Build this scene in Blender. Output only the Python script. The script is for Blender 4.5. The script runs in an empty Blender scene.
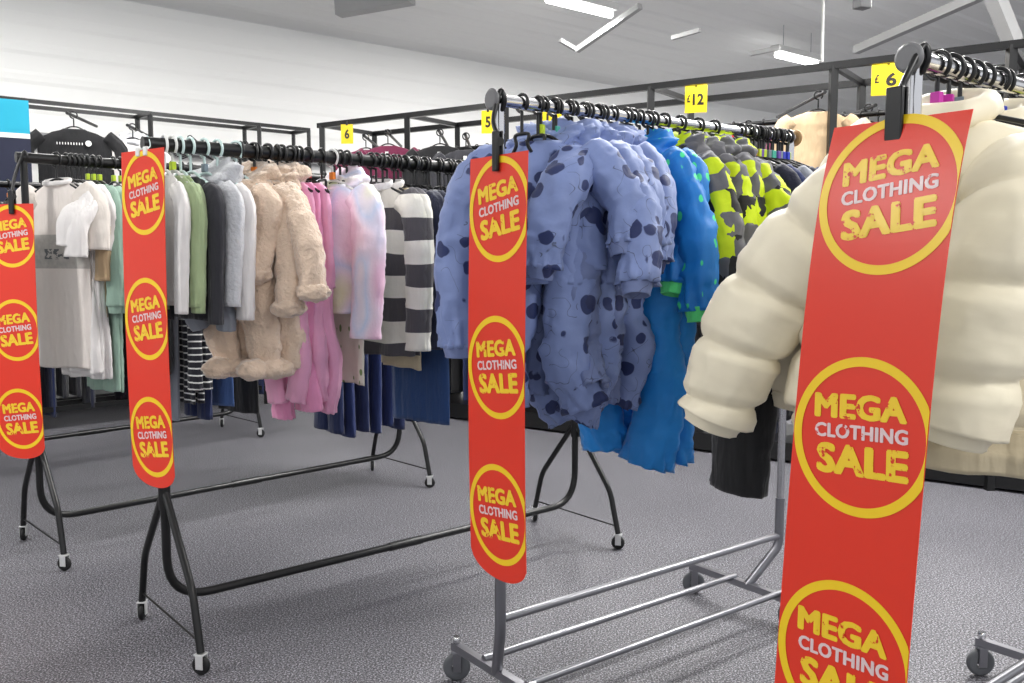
import bpy, bmesh, math, random
from mathutils import Vector, Matrix, noise
PI = math.pi
R = random.Random(7)
S = bpy.context.scene
C = S.collection

# ------------------------------------------------------------ camera, light, exposure
CAM_H = 1.40
F_PX = 900.0
YS = 1.184
PITCH = math.atan(86 / F_PX)
cam_d = bpy.data.cameras.new('camera')
cam = bpy.data.objects.new('camera', cam_d); C.objects.link(cam)
cam.location = (0, 0, CAM_H)
cam.rotation_euler = (PI / 2 - PITCH, 0, 0)
cam_d.sensor_width = 36.0; cam_d.lens = F_PX * 36.0 / 1024.0
cam_d.clip_start = 0.05; cam_d.clip_end = 200
S.camera = cam
S.view_settings.view_transform = 'Standard'
S.view_settings.look = 'None'
S.view_settings.gamma = 1.0
S.view_settings.use_curve_mapping = False
S.view_settings.exposure = 0.58
w = bpy.data.worlds.new('world'); S.world = w; w.use_nodes = True
w.node_tree.nodes['Background'].inputs[0].default_value = (0.95, 0.97, 1.0, 1)
w.node_tree.nodes['Background'].inputs[1].default_value = 0.66

D = Vector((0.767, 0.641, 0)).normalized()      # the way the rails run
Pn = Vector((D.y, -D.x, 0))                      # across the rails, towards the camera
LAMPS = [(1.5, -2.6), (1.5, 0.6), (1.5, 3.8), (1.5, 7.0), (4.2, -2.6), (4.2, 0.6), (4.2, 3.8), (4.2, 7.0), (-1.4, -1.0), (-1.4, 2.2), (-1.4, 5.4)]
LAMP_POWER = 64

def ray(px, py):
    a = (px - 512) / F_PX; b = (341.5 - py) / F_PX
    return Vector((a, math.cos(PITCH) + b * math.sin(PITCH), -math.sin(PITCH) + b * math.cos(PITCH)))
def at_z(px, py, z):
    r = ray(px, py); t = (z - CAM_H) / r.z
    return Vector((0, 0, CAM_H)) + r * t
def at_y(px, py, y):
    r = ray(px, py); return Vector((0, 0, CAM_H)) + r * (y * YS / r.y)
def proj_x(p):
    z = p.z - CAM_H
    return 512 + F_PX * p.x / (p.y * math.cos(PITCH) - z * math.sin(PITCH))

# ------------------------------------------------------------ materials
def lin(c):
    return tuple(((v / 255) / 12.92 if v / 255 <= 0.04045 else (((v / 255) + 0.055) / 1.055) ** 2.4) for v in c) + (1,)
MATS = {}
def newmat(name, rough=0.8, metal=0.0):
    m = bpy.data.materials.new(name); m.use_nodes = True
    n = m.node_tree.nodes; b = n['Principled BSDF']
    b.inputs['Roughness'].default_value = rough; b.inputs['Metallic'].default_value = metal
    MATS[name] = m
    return m, n, m.node_tree.links, b
def node(n, t, **k):
    x = n.new(t)
    for a, v in k.items(): setattr(x, a, v)
    return x
def coords(n, l, scale=(1, 1, 1), rot=(0, 0, 0)):
    tc = node(n, 'ShaderNodeTexCoord'); mp = node(n, 'ShaderNodeMapping')
    mp.inputs['Scale'].default_value = scale; mp.inputs['Rotation'].default_value = rot
    l.new(tc.outputs['Object'], mp.inputs[0]); return mp.outputs[0]
def add_bump(n, l, b, co, scale, strength, dist=0.002, detail=4):
    t = node(n, 'ShaderNodeTexNoise'); t.inputs['Scale'].default_value = scale; t.inputs['Detail'].default_value = detail
    l.new(co, t.inputs['Vector'])
    bp = node(n, 'ShaderNodeBump'); bp.inputs['Strength'].default_value = strength; bp.inputs['Distance'].default_value = dist
    l.new(t.outputs[0], bp.inputs['Height']); l.new(bp.outputs[0], b.inputs['Normal'])
    return t
def wrinkle_bump(n, l, b, co, kind, fine=None):
    mp = node(n, 'ShaderNodeMapping'); l.new(co, mp.inputs[0])
    mp.inputs['Scale'].default_value = dict(crisp=(1, 1, 1.1), jersey=(1, 1, .22), soft=(1, 1, 1), padded=(1, 1, .6))[kind]
    mp.inputs['Rotation'].default_value = (0, .35 if kind == 'crisp' else .08, 0)
    t = node(n, 'ShaderNodeTexNoise'); t.noise_type = 'FBM' if kind in ('soft', 'jersey') else 'RIDGED_MULTIFRACTAL'
    t.inputs['Scale'].default_value = dict(crisp=13, jersey=24, soft=12, padded=16)[kind]; t.inputs['Detail'].default_value = 2.5; t.inputs['Distortion'].default_value = .6 if kind == 'crisp' else .2
    l.new(mp.outputs[0], t.inputs['Vector'])
    bp = node(n, 'ShaderNodeBump'); bp.inputs['Strength'].default_value = dict(crisp=.75, jersey=.8, soft=.5, padded=.7)[kind]; bp.inputs['Distance'].default_value = dict(crisp=.010, jersey=.016, soft=.010, padded=.008)[kind]
    l.new(t.outputs[0], bp.inputs['Height'])
    old = b.inputs['Normal'].links[0].from_node if b.inputs['Normal'].links else None
    if old: l.new(bp.outputs[0], old.inputs['Normal'])
    else: l.new(bp.outputs[0], b.inputs['Normal'])
def mix(n, l, fac, a, c):
    mx = node(n, 'ShaderNodeMix', data_type='RGBA')
    if isinstance(fac, float): mx.inputs[0].default_value = fac
    else: l.new(fac, mx.inputs[0])
    for k, v in ((6, a), (7, c)):
        if isinstance(v, tuple): mx.inputs[k].default_value = v
        else: l.new(v, mx.inputs[k])
    return mx.outputs[2]
def ramp(n, l, src, stops, const=True):
    r = node(n, 'ShaderNodeValToRGB'); r.color_ramp.interpolation = 'CONSTANT' if const else 'LINEAR'
    e = r.color_ramp.elements
    while len(e) > 1: e.remove(e[-1])
    e[0].position = stops[0][0]; e[0].color = stops[0][1]
    for p, c in stops[1:]:
        x = e.new(p); x.color = c
    l.new(src, r.inputs[0]); return r.outputs[0]

def cloth(name, rgb, rough=0.85, sheen=0.2, bump=0.25, bscale=90, dist=0.002, kind='jersey'):
    if name in MATS: return MATS[name]
    m, n, l, b = newmat(name, rough)
    co = coords(n, l)
    t = node(n, 'ShaderNodeTexNoise'); t.inputs['Scale'].default_value = 9; t.inputs['Detail'].default_value = 3
    l.new(co, t.inputs['Vector'])
    c = lin(rgb)
    dk = tuple(v * 0.86 for v in c[:3]) + (1,)
    l.new(mix(n, l, t.outputs[0], dk, tuple(min(1, v * 1.12) for v in c[:3]) + (1,)), b.inputs['Base Color'])
    b.inputs['Sheen Weight'].default_value = sheen
    add_bump(n, l, b, co, bscale, bump, dist); wrinkle_bump(n, l, b, co, kind)
    return m
def plain(name, rgb, rough=0.5, metal=0.0, bump=0.0, bscale=60):
    if name in MATS: return MATS[name]
    m, n, l, b = newmat(name, rough, metal)
    b.inputs['Base Color'].default_value = lin(rgb)
    if bump: add_bump(n, l, b, coords(n, l), bscale, bump, 0.001)
    return m

black_metal = plain('black_painted_metal', (11, 11, 12), 0.34, 0.0, 0.15)
chrome = plain('chrome', (205, 205, 208), 0.16, 1.0, 0.03)
zinc = plain('bright_zinc', (214, 214, 214), 0.35, 0.35)
steel = plain('satin_steel', (150, 150, 155), 0.32, 1.0, 0.05)
cap_grey = plain('grey_end_cap', (118, 118, 120), 0.45, 0.1, 0.05)
black_plastic = plain('black_plastic', (16, 16, 18), 0.32)
rubber = plain('black_rubber', (14, 14, 15), 0.6)
grey_rubber = plain('grey_rubber', (92, 94, 98), 0.6)
white_plastic = plain('white_plastic', (225, 225, 222), 0.4)
clear_plastic = plain('pale_plastic', (205, 225, 222), 0.25)
wood = plain('pale_wood', (176, 140, 92), 0.5)
white_paint = plain('white_painted_steel', (205, 205, 203), 0.5)
white_label = plain('white_label', (235, 235, 232), 0.6)

def printed(name, rgb, scratch, amt):
    m, n, l, b = newmat(name, 0.33)
    co = coords(n, l, (1, 1, 1))
    a = node(n, 'ShaderNodeTexNoise'); a.inputs['Scale'].default_value = 45; a.inputs['Detail'].default_value = 6; a.inputs['Roughness'].default_value = 0.65
    l.new(co, a.inputs['Vector'])
    r = ramp(n, l, a.outputs[0], [(0.0, (0, 0, 0, 1)), (amt, (0, 0, 0, 1)), (amt + 0.04, (1, 1, 1, 1))], False)
    l.new(mix(n, l, r, lin(rgb), lin(scratch)), b.inputs['Base Color'])
    return m
red_card = plain('red_card', (236, 58, 36), 0.35)
yellow_ring = plain('yellow_print', (255, 214, 36), 0.35)
yellow_text = printed('yellow_worn_print', (255, 214, 50), (228, 50, 30), 0.60)
white_text = printed('white_worn_print', (240, 215, 215), (228, 50, 30), 0.62)
yellow_card = plain('yellow_card', (246, 212, 20), 0.5)
black_print = plain('black_print', (35, 32, 25), 0.5)
cyan_card = plain('cyan_card', (20, 160, 190), 0.5)
markers = {k: plain('size_marker_' + k, v, 0.4) for k, v in dict(lime=(190, 215, 40), magenta=(190, 40, 160), grey=(120, 135, 145), blue=(40, 60, 190), orange=(230, 130, 40), teal=(60, 170, 150), red=(200, 50, 60), purple=(110, 70, 170), black=(30, 30, 34)).items()}

# patterned cloths
def spotted(name, base, dark):
    m, n, l, b = newmat(name, 0.6)
    co = coords(n, l)
    v = node(n, 'ShaderNodeTexVoronoi'); v.inputs['Scale'].default_value = 12.0; v.inputs['Randomness'].default_value = 1.0
    nz = node(n, 'ShaderNodeTexNoise'); nz.inputs['Scale'].default_value = 14
    l.new(co, nz.inputs['Vector'])
    vm = node(n, 'ShaderNodeVectorMath', operation='MULTIPLY_ADD'); l.new(nz.outputs['Color'], vm.inputs[0]); vm.inputs[1].default_value = (0.03, 0.03, 0.03); l.new(co, vm.inputs[2])
    l.new(vm.outputs[0], v.inputs['Vector'])
    spot = ramp(n, l, v.outputs['Distance'], [(0, (1, 1, 1, 1)), (0.32, (1, 1, 1, 1)), (0.345, (0, 0, 0, 1))], False)
    n2 = node(n, 'ShaderNodeTexNoise'); n2.inputs['Scale'].default_value = 21; n2.inputs['Detail'].default_value = 0; l.new(co, n2.inputs['Vector'])
    line = ramp(n, l, n2.outputs[0], [(0, (0, 0, 0, 1)), (0.470, (0, 0, 0, 1)), (0.482, (1, 1, 1, 1)), (0.494, (0, 0, 0, 1))], False)
    n3 = node(n, 'ShaderNodeTexNoise'); n3.inputs['Scale'].default_value = 8; l.new(co, n3.inputs['Vector'])
    gate = ramp(n, l, n3.outputs[0], [(0, (0, 0, 0, 1)), (0.5, (1, 1, 1, 1))])
    mm = node(n, 'ShaderNodeMath', operation='MULTIPLY'); l.new(line, mm.inputs[0]); l.new(gate, mm.inputs[1])
    c1 = mix(n, l, mm.outputs[0], lin(base), lin(tuple(int(x * .45) for x in base)))
    l.new(mix(n, l, spot, c1, lin(dark)), b.inputs['Base Color'])
    b.inputs['Sheen Weight'].default_value = 0.1
    add_bump(n, l, b, co, 45, 0.3, 0.004, 3); wrinkle_bump(n, l, b, co, 'crisp')
    return m
blue_print = spotted('periwinkle_blotch_print_cloth', (126, 143, 192), (34, 48, 98))
blue_print_b = spotted('periwinkle_blotch_print_lining', (114, 128, 172), (34, 43, 88))

def specks(name, base, col):
    m, n, l, b = newmat(name, 0.55)
    co = coords(n, l, (1, 1, 0.55))
    v = node(n, 'ShaderNodeTexVoronoi'); v.inputs['Scale'].default_value = 26.0; v.inputs['Randomness'].default_value = 0.7
    l.new(co, v.inputs['Vector'])
    spot = ramp(n, l, v.outputs['Distance'], [(0, (1, 1, 1, 1)), (0.20, (1, 1, 1, 1)), (0.23, (0, 0, 0, 1))], False)
    l.new(mix(n, l, spot, lin(base), lin(col)), b.inputs['Base Color'])
    add_bump(n, l, b, co, 40, 0.3, 0.004, 3); wrinkle_bump(n, l, b, co, 'crisp')
    return m
bright_print = specks('bright_blue_cloth_with_mint_motifs', (12, 120, 205), (70, 225, 150))
bright_blue = cloth('bright_blue_cloth', (10, 130, 212), 0.6, kind='crisp')
mint = cloth('mint_rib_cloth', (90, 225, 130), 0.8)

def camo(name):
    m, n, l, b = newmat(name, 0.7)
    co = coords(n, l, (1, 1, 1), (0.4, 0.5, 0.6))
    v = node(n, 'ShaderNodeTexVoronoi', distance='CHEBYCHEV'); v.inputs['Scale'].default_value = 15.0; v.inputs['Randomness'].default_value = 0.45
    l.new(co, v.inputs['Vector'])
    sx = node(n, 'ShaderNodeSeparateColor'); l.new(v.outputs['Color'], sx.inputs[0])
    l.new(ramp(n, l, sx.outputs[0], [(0, lin((28, 28, 32))), (0.36, lin((100, 100, 106))), (0.66, lin((205, 228, 20)))]), b.inputs['Base Color'])
    add_bump(n, l, b, co, 45, 0.3, 0.004, 3); wrinkle_bump(n, l, b, co, 'crisp')
    return m
camo_cloth = camo('yellow_grey_black_block_cloth')

def tiedye():
    m, n, l, b = newmat('pastel_tie_dye_fleece', 0.95)
    co = coords(n, l, (1, 1, 0.6), (0, 0.5, 0))
    t = node(n, 'ShaderNodeTexNoise'); t.inputs['Scale'].default_value = 5; t.inputs['Detail'].default_value = 1; l.new(co, t.inputs['Vector'])
    l.new(ramp(n, l, t.outputs[0], [(0.3, lin((250, 200, 225))), (0.42, lin((246, 225, 240))), (0.5, lin((215, 222, 246))), (0.56, lin((246, 236, 244))), (0.64, lin((242, 242, 205))), (0.72, lin((222, 240, 226)))], False), b.inputs['Base Color'])
    b.inputs['Sheen Weight'].default_value = 0.4
    add_bump(n, l, b, co, 130, 0.5, 0.004)
    return m
tie_dye = tiedye()

def striped(name, a, c, per, duty=0.5, wob=0.012, phase=0.0):
    m, n, l, b = newmat(name, 0.9)
    co = coords(n, l)
    sp = node(n, 'ShaderNodeSeparateXYZ'); l.new(co, sp.inputs[0])
    t = node(n, 'ShaderNodeTexNoise'); t.inputs['Scale'].default_value = 7; t.inputs['Detail'].default_value = 0; l.new(co, t.inputs['Vector'])
    ma = node(n, 'ShaderNodeMath', operation='MULTIPLY_ADD'); l.new(t.outputs[0], ma.inputs[0]); ma.inputs[1].default_value = wob * 2; l.new(sp.outputs[2], ma.inputs[2])
    mb = node(n, 'ShaderNodeMath', operation='MULTIPLY_ADD'); l.new(ma.outputs[0], mb.inputs[0]); mb.inputs[1].default_value = 1 / per; mb.inputs[2].default_value = 100 + phase
    fr = node(n, 'ShaderNodeMath', operation='FRACT'); l.new(mb.outputs[0], fr.inputs[0])
    l.new(ramp(n, l, fr.outputs[0], [(0, lin(a)), (duty, lin(c))]), b.inputs['Base Color'])
    b.inputs['Sheen Weight'].default_value = 0.2
    add_bump(n, l, b, co, 160, 0.5, 0.002); wrinkle_bump(n, l, b, co, 'jersey')
    return m
jumper_stripe = striped('cream_and_charcoal_stripe_knit', (236, 232, 222), (82, 79, 84), 0.18, 0.5)
jumper_stripe_s = striped('cream_and_charcoal_stripe_sleeve', (236, 232, 222), (82, 79, 84), 0.18, 0.5, 0.012, 0.22)
tee_stripe = striped('black_and_white_stripe_jersey', (26, 27, 38), (228, 228, 226), 0.034, 0.78, 0.006)
beige_stripe = striped('beige_and_black_stripe_knit', (205, 190, 160), (30, 30, 34), 0.12, 0.78)

teddy = cloth('beige_teddy_fleece', (226, 201, 178), 1.0, 0.6, 0.9, 75, 0.010, 'soft')
white_fleece = cloth('pale_grey_fleece', (205, 206, 210), 1.0, 0.5, 0.8, 75, 0.008, 'soft')
cream_puff = cloth('cream_padded_shell', (246, 234, 208), 0.5, 0.1, 0.12, 30, 0.004, 'padded')
beige_puff = cloth('beige_fleece_lining', (212, 198, 168), 0.9, 0.3, 0.3, 60)
pink = cloth('pink_jersey', (238, 170, 203), 0.9, 0.4)
pink_dark = cloth('deep_pink_jersey', (230, 148, 188), 0.9, 0.4)
white_tee_m = cloth('white_jersey', (232, 228, 226), 0.9)
cream_tee = cloth('off_white_jersey', (226, 218, 210), 0.9)
def band_tee():
    m, n, l, b = newmat('off_white_jersey_with_faded_band', 0.9)
    co = coords(n, l); sp = node(n, 'ShaderNodeSeparateXYZ'); l.new(co, sp.inputs[0])
    nz = node(n, 'ShaderNodeTexNoise'); nz.inputs['Scale'].default_value = 40; l.new(co, nz.inputs['Vector'])
    z = ramp(n, l, math_(n, l, 'MULTIPLY', sp.outputs[2], -1.0), [(0, (0, 0, 0, 1)), (.34, (1, 1, 1, 1)), (.50, (0, 0, 0, 1))])
    inner = math_(n, l, 'MULTIPLY', z, math_(n, l, 'MULTIPLY_ADD', nz.outputs[0], .5, .35))
    c1 = mix(n, l, inner, lin((230, 222, 216)), lin((128, 130, 126)))
    z2 = ramp(n, l, math_(n, l, 'MULTIPLY', sp.outputs[2], -1.0), [(0, (0, 0, 0, 1)), (.41, (1, 1, 1, 1)), (.455, (0, 0, 0, 1))])
    x2 = ramp(n, l, math_(n, l, 'ABSOLUTE', sp.outputs[0], 0), [(0, (1, 1, 1, 1)), (.07, (0, 0, 0, 1))])
    n2 = ramp(n, l, nz.outputs[0], [(0, (0, 0, 0, 1)), (.5, (1, 1, 1, 1))])
    f = math_(n, l, 'MULTIPLY', math_(n, l, 'MULTIPLY', z2, x2), n2)
    l.new(mix(n, l, f, c1, lin((95, 97, 100))), b.inputs['Base Color']); wrinkle_bump(n, l, b, co, 'jersey')
    return m
def math_(n, l, op, a, b_, c=None):
    x = node(n, 'ShaderNodeMath', operation=op)
    for k, v in ((0, a), (1, b_), (2, c)):
        if v is None: continue
        if isinstance(v, (int, float)): x.inputs[k].default_value = v
        else: l.new(v, x.inputs[k])
    return x.outputs[0]
print_tee = band_tee()
grey_print = cloth('grey_faded_print', (176, 174, 170), 0.9)
beige_m = cloth('beige_jersey', (186, 160, 126), 0.9)
sage = cloth('sage_green_rib', (148, 176, 160), 0.9)
green = cloth('pale_green_jersey', (168, 186, 142), 0.9)
charcoal = cloth('charcoal_jersey', (48, 48, 54), 0.9)
black_m = cloth('black_jersey', (20, 20, 23), 0.9)
grey_m = cloth('grey_marl_jersey', (140, 145, 155), 0.9)
navy = cloth('navy_knit', (28, 32, 56), 0.9, 0.3, 0.6, 120)
navy_puff = cloth('dark_navy_padded_shell', (24, 26, 42), 0.55, kind='padded')
royal = cloth('royal_navy_jersey', (22, 40, 92), 0.85)
denim = cloth('denim', (40, 70, 120), 0.9, 0.2, 0.5, 200)
denim_d = cloth('dark_denim', (30, 42, 84), 0.9, 0.2, 0.5, 200)
denim_l = cloth('mid_blue_denim', (70, 100, 155), 0.9, 0.2, 0.5, 200)
maroon = cloth('maroon_jersey', (110, 32, 66), 0.9)
brown = cloth('brown_jersey', (120, 92, 70), 0.9)
floral = specks('white_floral_jersey', (225, 220, 205), (120, 150, 90))
dkpat = specks('dark_patterned_jersey', (30, 30, 40), (120, 60, 90))

# ------------------------------------------------------------ object helpers
def link(name, me, mat, parent=None):
    o = bpy.data.objects.new(name, me); C.objects.link(o)
    if mat: me.materials.append(mat)
    if parent: o.parent = parent
    return o
def mesh(name, verts, faces, mat, parent=None, smooth=True):
    me = bpy.data.meshes.new(name); me.from_pydata([tuple(v) for v in verts], [], faces)
    if smooth: me.polygons.foreach_set('use_smooth', [True] * len(me.polygons))
    me.update(); return link(name, me, mat, parent)
def tag(o, label=None, cat=None, group=None, kind=None):
    for k, v in (('label', label), ('category', cat), ('group', group), ('kind', kind)):
        if v: o[k] = v
    return o
def empty(name, loc, yaw=0, label=None, cat=None, group=None):
    o = bpy.data.objects.new(name, None); C.objects.link(o); o.empty_display_size = 0.1
    o.location = loc; o.rotation_euler = (0, 0, yaw); return tag(o, label, cat, group)
def copy_tree(o, parent=None):
    c = o.copy(); C.objects.link(c); c.parent = parent
    for ch in [x for x in KIDS.get(o.name, [])]:
        copy_tree(ch, c)
    return c
KIDS = {}
def index_kids(o):
    KIDS[o.name] = [x for x in bpy.data.objects if x.parent == o]
    for x in KIDS[o.name]: index_kids(x)

class MB:
    """collects simple solids into one mesh"""
    def __init__(s): s.v = []; s.f = []
    def box(s, lo, hi, M=None):
        b = len(s.v)
        for x in (lo[0], hi[0]):
            for y in (lo[1], hi[1]):
                for z in (lo[2], hi[2]):
                    p = Vector((x, y, z)); s.v.append(M @ p if M else p)
        for q in ((0, 1, 3, 2), (4, 6, 7, 5), (0, 4, 5, 1), (2, 3, 7, 6), (0, 2, 6, 4), (1, 5, 7, 3)):
            s.f.append([b + i for i in q])
        return s
    def tube(s, pts, r, n=12, caps=True, square=False):
        pts = [Vector(p) for p in pts]; b0 = len(s.v)
        if square: n = 4
        T = (pts[1] - pts[0]).normalized()
        up = Vector((0, 0, 1)) if abs(T.z) < 0.9 else Vector((1, 0, 0))
        N = T.cross(up).normalized()
        for i, p in enumerate(pts):
            T2 = (pts[min(i + 1, len(pts) - 1)] - pts[max(i - 1, 0)]).normalized()
            N = (N - T2 * N.dot(T2)).normalized(); B = T2.cross(N)
            rr = r[i] if isinstance(r, (list, tuple)) else r
            for k in range(n):
                a = 2 * PI * k / n + (PI / 4 if square else 0)
                q = 1.414 if square else 1
                s.v.append(p + (N * math.cos(a) + B * math.sin(a)) * rr * q)
        for i in range(len(pts) - 1):
            for k in range(n):
                a = b0 + i * n + k; b = b0 + i * n + (k + 1) % n
                s.f.append([a, b, b + n, a + n])
        if caps:
            s.f.append([b0 + k for k in range(n)][::-1]); s.f.append([b0 + (len(pts) - 1) * n + k for k in range(n)])
        return s
    def build(s, name, mat, parent=None, smooth=True, bevel=0):
        o = mesh(name, s.v, s.f, mat, parent, False)
        if bevel:
            md = o.modifiers.new('bevel', 'BEVEL'); md.width = bevel; md.segments = 2; md.limit_method = 'ANGLE'
        if smooth:
            me = o.data
            me.polygons.foreach_set('use_smooth', [len(p.vertices) == 4 for p in me.polygons])
            try:
                bm = bmesh.new(); bm.from_mesh(me)
                for e in bm.edges:
                    if len(e.link_faces) == 2 and e.calc_face_angle(0) > 0.9: e.smooth = False
                bm.to_mesh(me); bm.free()
            except Exception: pass
        return o
def bezier(pts, n=8):
    """round the corners of a polyline"""
    out = [Vector(pts[0])]
    for i in range(1, len(pts) - 1):
        p, r = Vector(pts[i][:3]), (pts[i][3] if len(pts[i]) > 3 else 0.05)
        a = Vector(pts[i - 1][:3]); b = Vector(pts[i + 1][:3])
        u = p + (a - p).normalized() * r; v = p + (b - p).normalized() * r
        for k in range(n + 1):
            t = k / n; out.append(u * (1 - t) ** 2 + p * 2 * t * (1 - t) + v * t * t)
    out.append(Vector(pts[-1][:3])); return out
def catmull(pts, n):
    pts = [Vector(p) for p in pts]; P = [pts[0] * 2 - pts[1]] + pts + [pts[-1] * 2 - pts[-2]]
    m = len(pts) - 1; out = []
    for i in range(n + 1):
        t = i / n * m; k = min(int(t), m - 1); u = t - k
        a, b, c, d = P[k:k + 4]
        out.append(0.5 * (2 * b + (c - a) * u + (2 * a - 5 * b + 4 * c - d) * u * u + (3 * b - a - 3 * c + d) * u ** 3))
    return out
def lerp_table(tab, t):
    if t <= tab[0][0]: return tab[0][1:]
    for a, b in zip(tab, tab[1:]):
        if t <= b[0]:
            u = (t - a[0]) / max(1e-6, b[0] - a[0]); u = u * u * (3 - 2 * u)
            return tuple(a[i] + (b[i] - a[i]) * u for i in range(1, len(a)))
    return tab[-1][1:]

# ------------------------------------------------------------ cloth shapes
def crease(p, sd, wr, soft):
    if soft:
        return wr * (noise.noise(p * 22 + sd) + .5 * noise.noise(p * 60 + sd))
    q = Vector((p.x * 1.0 + p.z * .25, p.y, p.z * 1.2 - p.x * .5))
    a = 1 - 3.2 * abs(noise.noise(q * 11 + sd)); b = 1 - 3 * abs(noise.noise(q * 27 + sd * 1.7)); c = noise.noise(p * 7 + sd)
    return wr * (.55 * a + .3 * b + .7 * c - .2)
def body_mesh(name, mat, parent, zt, L, neck=0.075, sh=0.17, hem=0.19, T=0.03, drop=0.045, wave=0.008, fold=0.006, puff=None, wr=0.0, seed=0, nu=64, res=0.013, taper=None, hemw=0.008, soft=False):
    """a hanging body: shoulders at zt, hem at zt - L, hollow at the hem"""
    tab = [(0, neck, T * 0.55), (drop * 0.55, (neck + sh) * 0.52, T * 0.75), (drop, sh * 0.94, T * 0.9), (drop + 0.035, sh, T), (L * 0.55, (sh + hem) * 0.5 if taper is None else taper, T * 1.1), (L, hem, T * 1.05)]
    nv = max(8, int(L / res)); V = []; Fc = []
    sd = Vector((seed * 3.1, seed * 1.7, seed * 0.9))
    zs = [0, drop * .15, drop * .4, drop * .7] + [drop + (L - drop) * i / nv for i in range(nv + 1)]
    def ring(z, inset=0.0, zo=0.0):
        hw, ht = lerp_table(tab, z)
        v = z / L
        for k in range(nu):
            a = 2 * PI * k / nu; ca, sa = math.cos(a), math.sin(a)
            e = 0.75
            x = math.copysign(abs(ca) ** e, ca) * (hw - inset); y = math.copysign(abs(sa) ** 0.85, sa) * max(0.004, ht - inset)
            nrm = Vector((ca / max(hw, .01) * ht, sa, 0)).normalized()
            d = 0
            if puff:
                ph = min(1, abs(math.sin(PI * (z + puff[2] * x) / puff[0])) * 1.7) ** 0.6
                d += puff[1] * (ph - 0.6)
                if z < 0.02: d *= z / 0.02
            if wr: d += crease(Vector((x, y, -z)), sd, wr, soft)
            if fold:
                fv = min(1, z / (L * 0.5))
                d += fold * fv * noise.noise(Vector((x * 22, sa * 1.3, z * 2.2)) + sd) * 1.8
            yy = wave * v * (math.sin(x * 26 + seed + 1.2 * noise.noise(Vector((x * 4, z * 2, seed)))) + 0.6 * math.sin(x * 55 + seed * 2.3))
            p = Vector((x, y + yy, zt - z)) + nrm * d
            if v > 0.8: p.z += hemw * noise.noise(Vector((x * 9, sa, seed * 1.3))) * (v - 0.8) * 5
            p.z += zo
            V.append(p)
    # neck inside first
    ring(0.0, 0.006, -0.035); ring(0.0, 0.004, -0.008)
    for z in zs: ring(z)
    ring(L, 0.007, 0.002); ring(L, 0.010, 0.05)
    rows = len(V) // nu
    for i in range(rows - 1):
        for k in range(nu):
            a = i * nu + k; b = i * nu + (k + 1) % nu
            Fc.append((a, a + nu, b + nu, b))
    Fc.append(tuple(range(nu))); Fc.append(tuple(range((rows - 1) * nu, rows * nu))[::-1])
    return mesh(name, V, Fc, mat, parent)

def tube_cloth(name, mat, parent, pts, rad, flat=0.75, puff=None, wr=0.004, seed=0, n=30, res=0.011, hollow=True, ref=(0, 1, 0), closed_end=False, fold=0.0, soft=False, gather=1.0):
    """sleeve or trouser leg: path pts, rad = table (t, r)"""
    L = sum((Vector(b) - Vector(a)).length for a, b in zip(pts, pts[1:]))
    m = max(8, int(L / res)); path = catmull(pts, m); V = []; Fc = []
    sd = Vector((seed * 2.3, seed * 1.1, seed * 4.7)); refv = Vector(ref)
    dist = 0
    def ring(i, scale=1.0, shift=0.0):
        p = path[i]; T = (path[min(i + 1, m)] - path[max(i - 1, 0)]).normalized()
        N = T.cross(refv)
        N = N.normalized() if N.length > 1e-4 else Vector((1, 0, 0)); B = T.cross(N)
        t = i / m; r = lerp_table(rad, t)[0]; s = t * L
        for k in range(n):
            a = 2 * PI * k / n; ca, sa = math.cos(a), math.sin(a)
            d = 0
            if puff:
                ph = min(1, abs(math.sin(PI * (s + puff[2] * .25 * ca) / puff[0])) * 1.7) ** 0.6
                d += puff[1] * (ph - 0.7)
            if wr: d += crease(p + N * ca * r + B * sa * r * flat, sd, wr, soft) + (0 if soft else wr * gather * math.sin(a * 9 + seed + s * 40) * max(0, t - .82) * 5)
            if fold: d += fold * noise.noise(Vector((ca * 3, sa * 3, s * 3)) + sd)
            rr = max(0.004, (r + d)) * scale
            V.append(p + N * ca * rr + B * sa * rr * flat + T * shift)
    ring(0, 0.35, -0.004); ring(0, 0.8, 0.0)
    for i in range(m + 1): ring(i)
    if hollow: ring(m, 0.9, 0.001); ring(m, 0.82, -0.03)
    else: ring(m, 0.8, 0.006); ring(m, 0.4, 0.010)
    rows = len(V) // n
    for i in range(rows - 1):
        for k in range(n):
            a = i * n + k; b = i * n + (k + 1) % n
            Fc.append((a, b, b + n, a + n))
    Fc.append(tuple(range(n))[::-1]); Fc.append(tuple(range((rows - 1) * n, rows * n)))
    return mesh(name, V, Fc, mat, parent)

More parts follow.
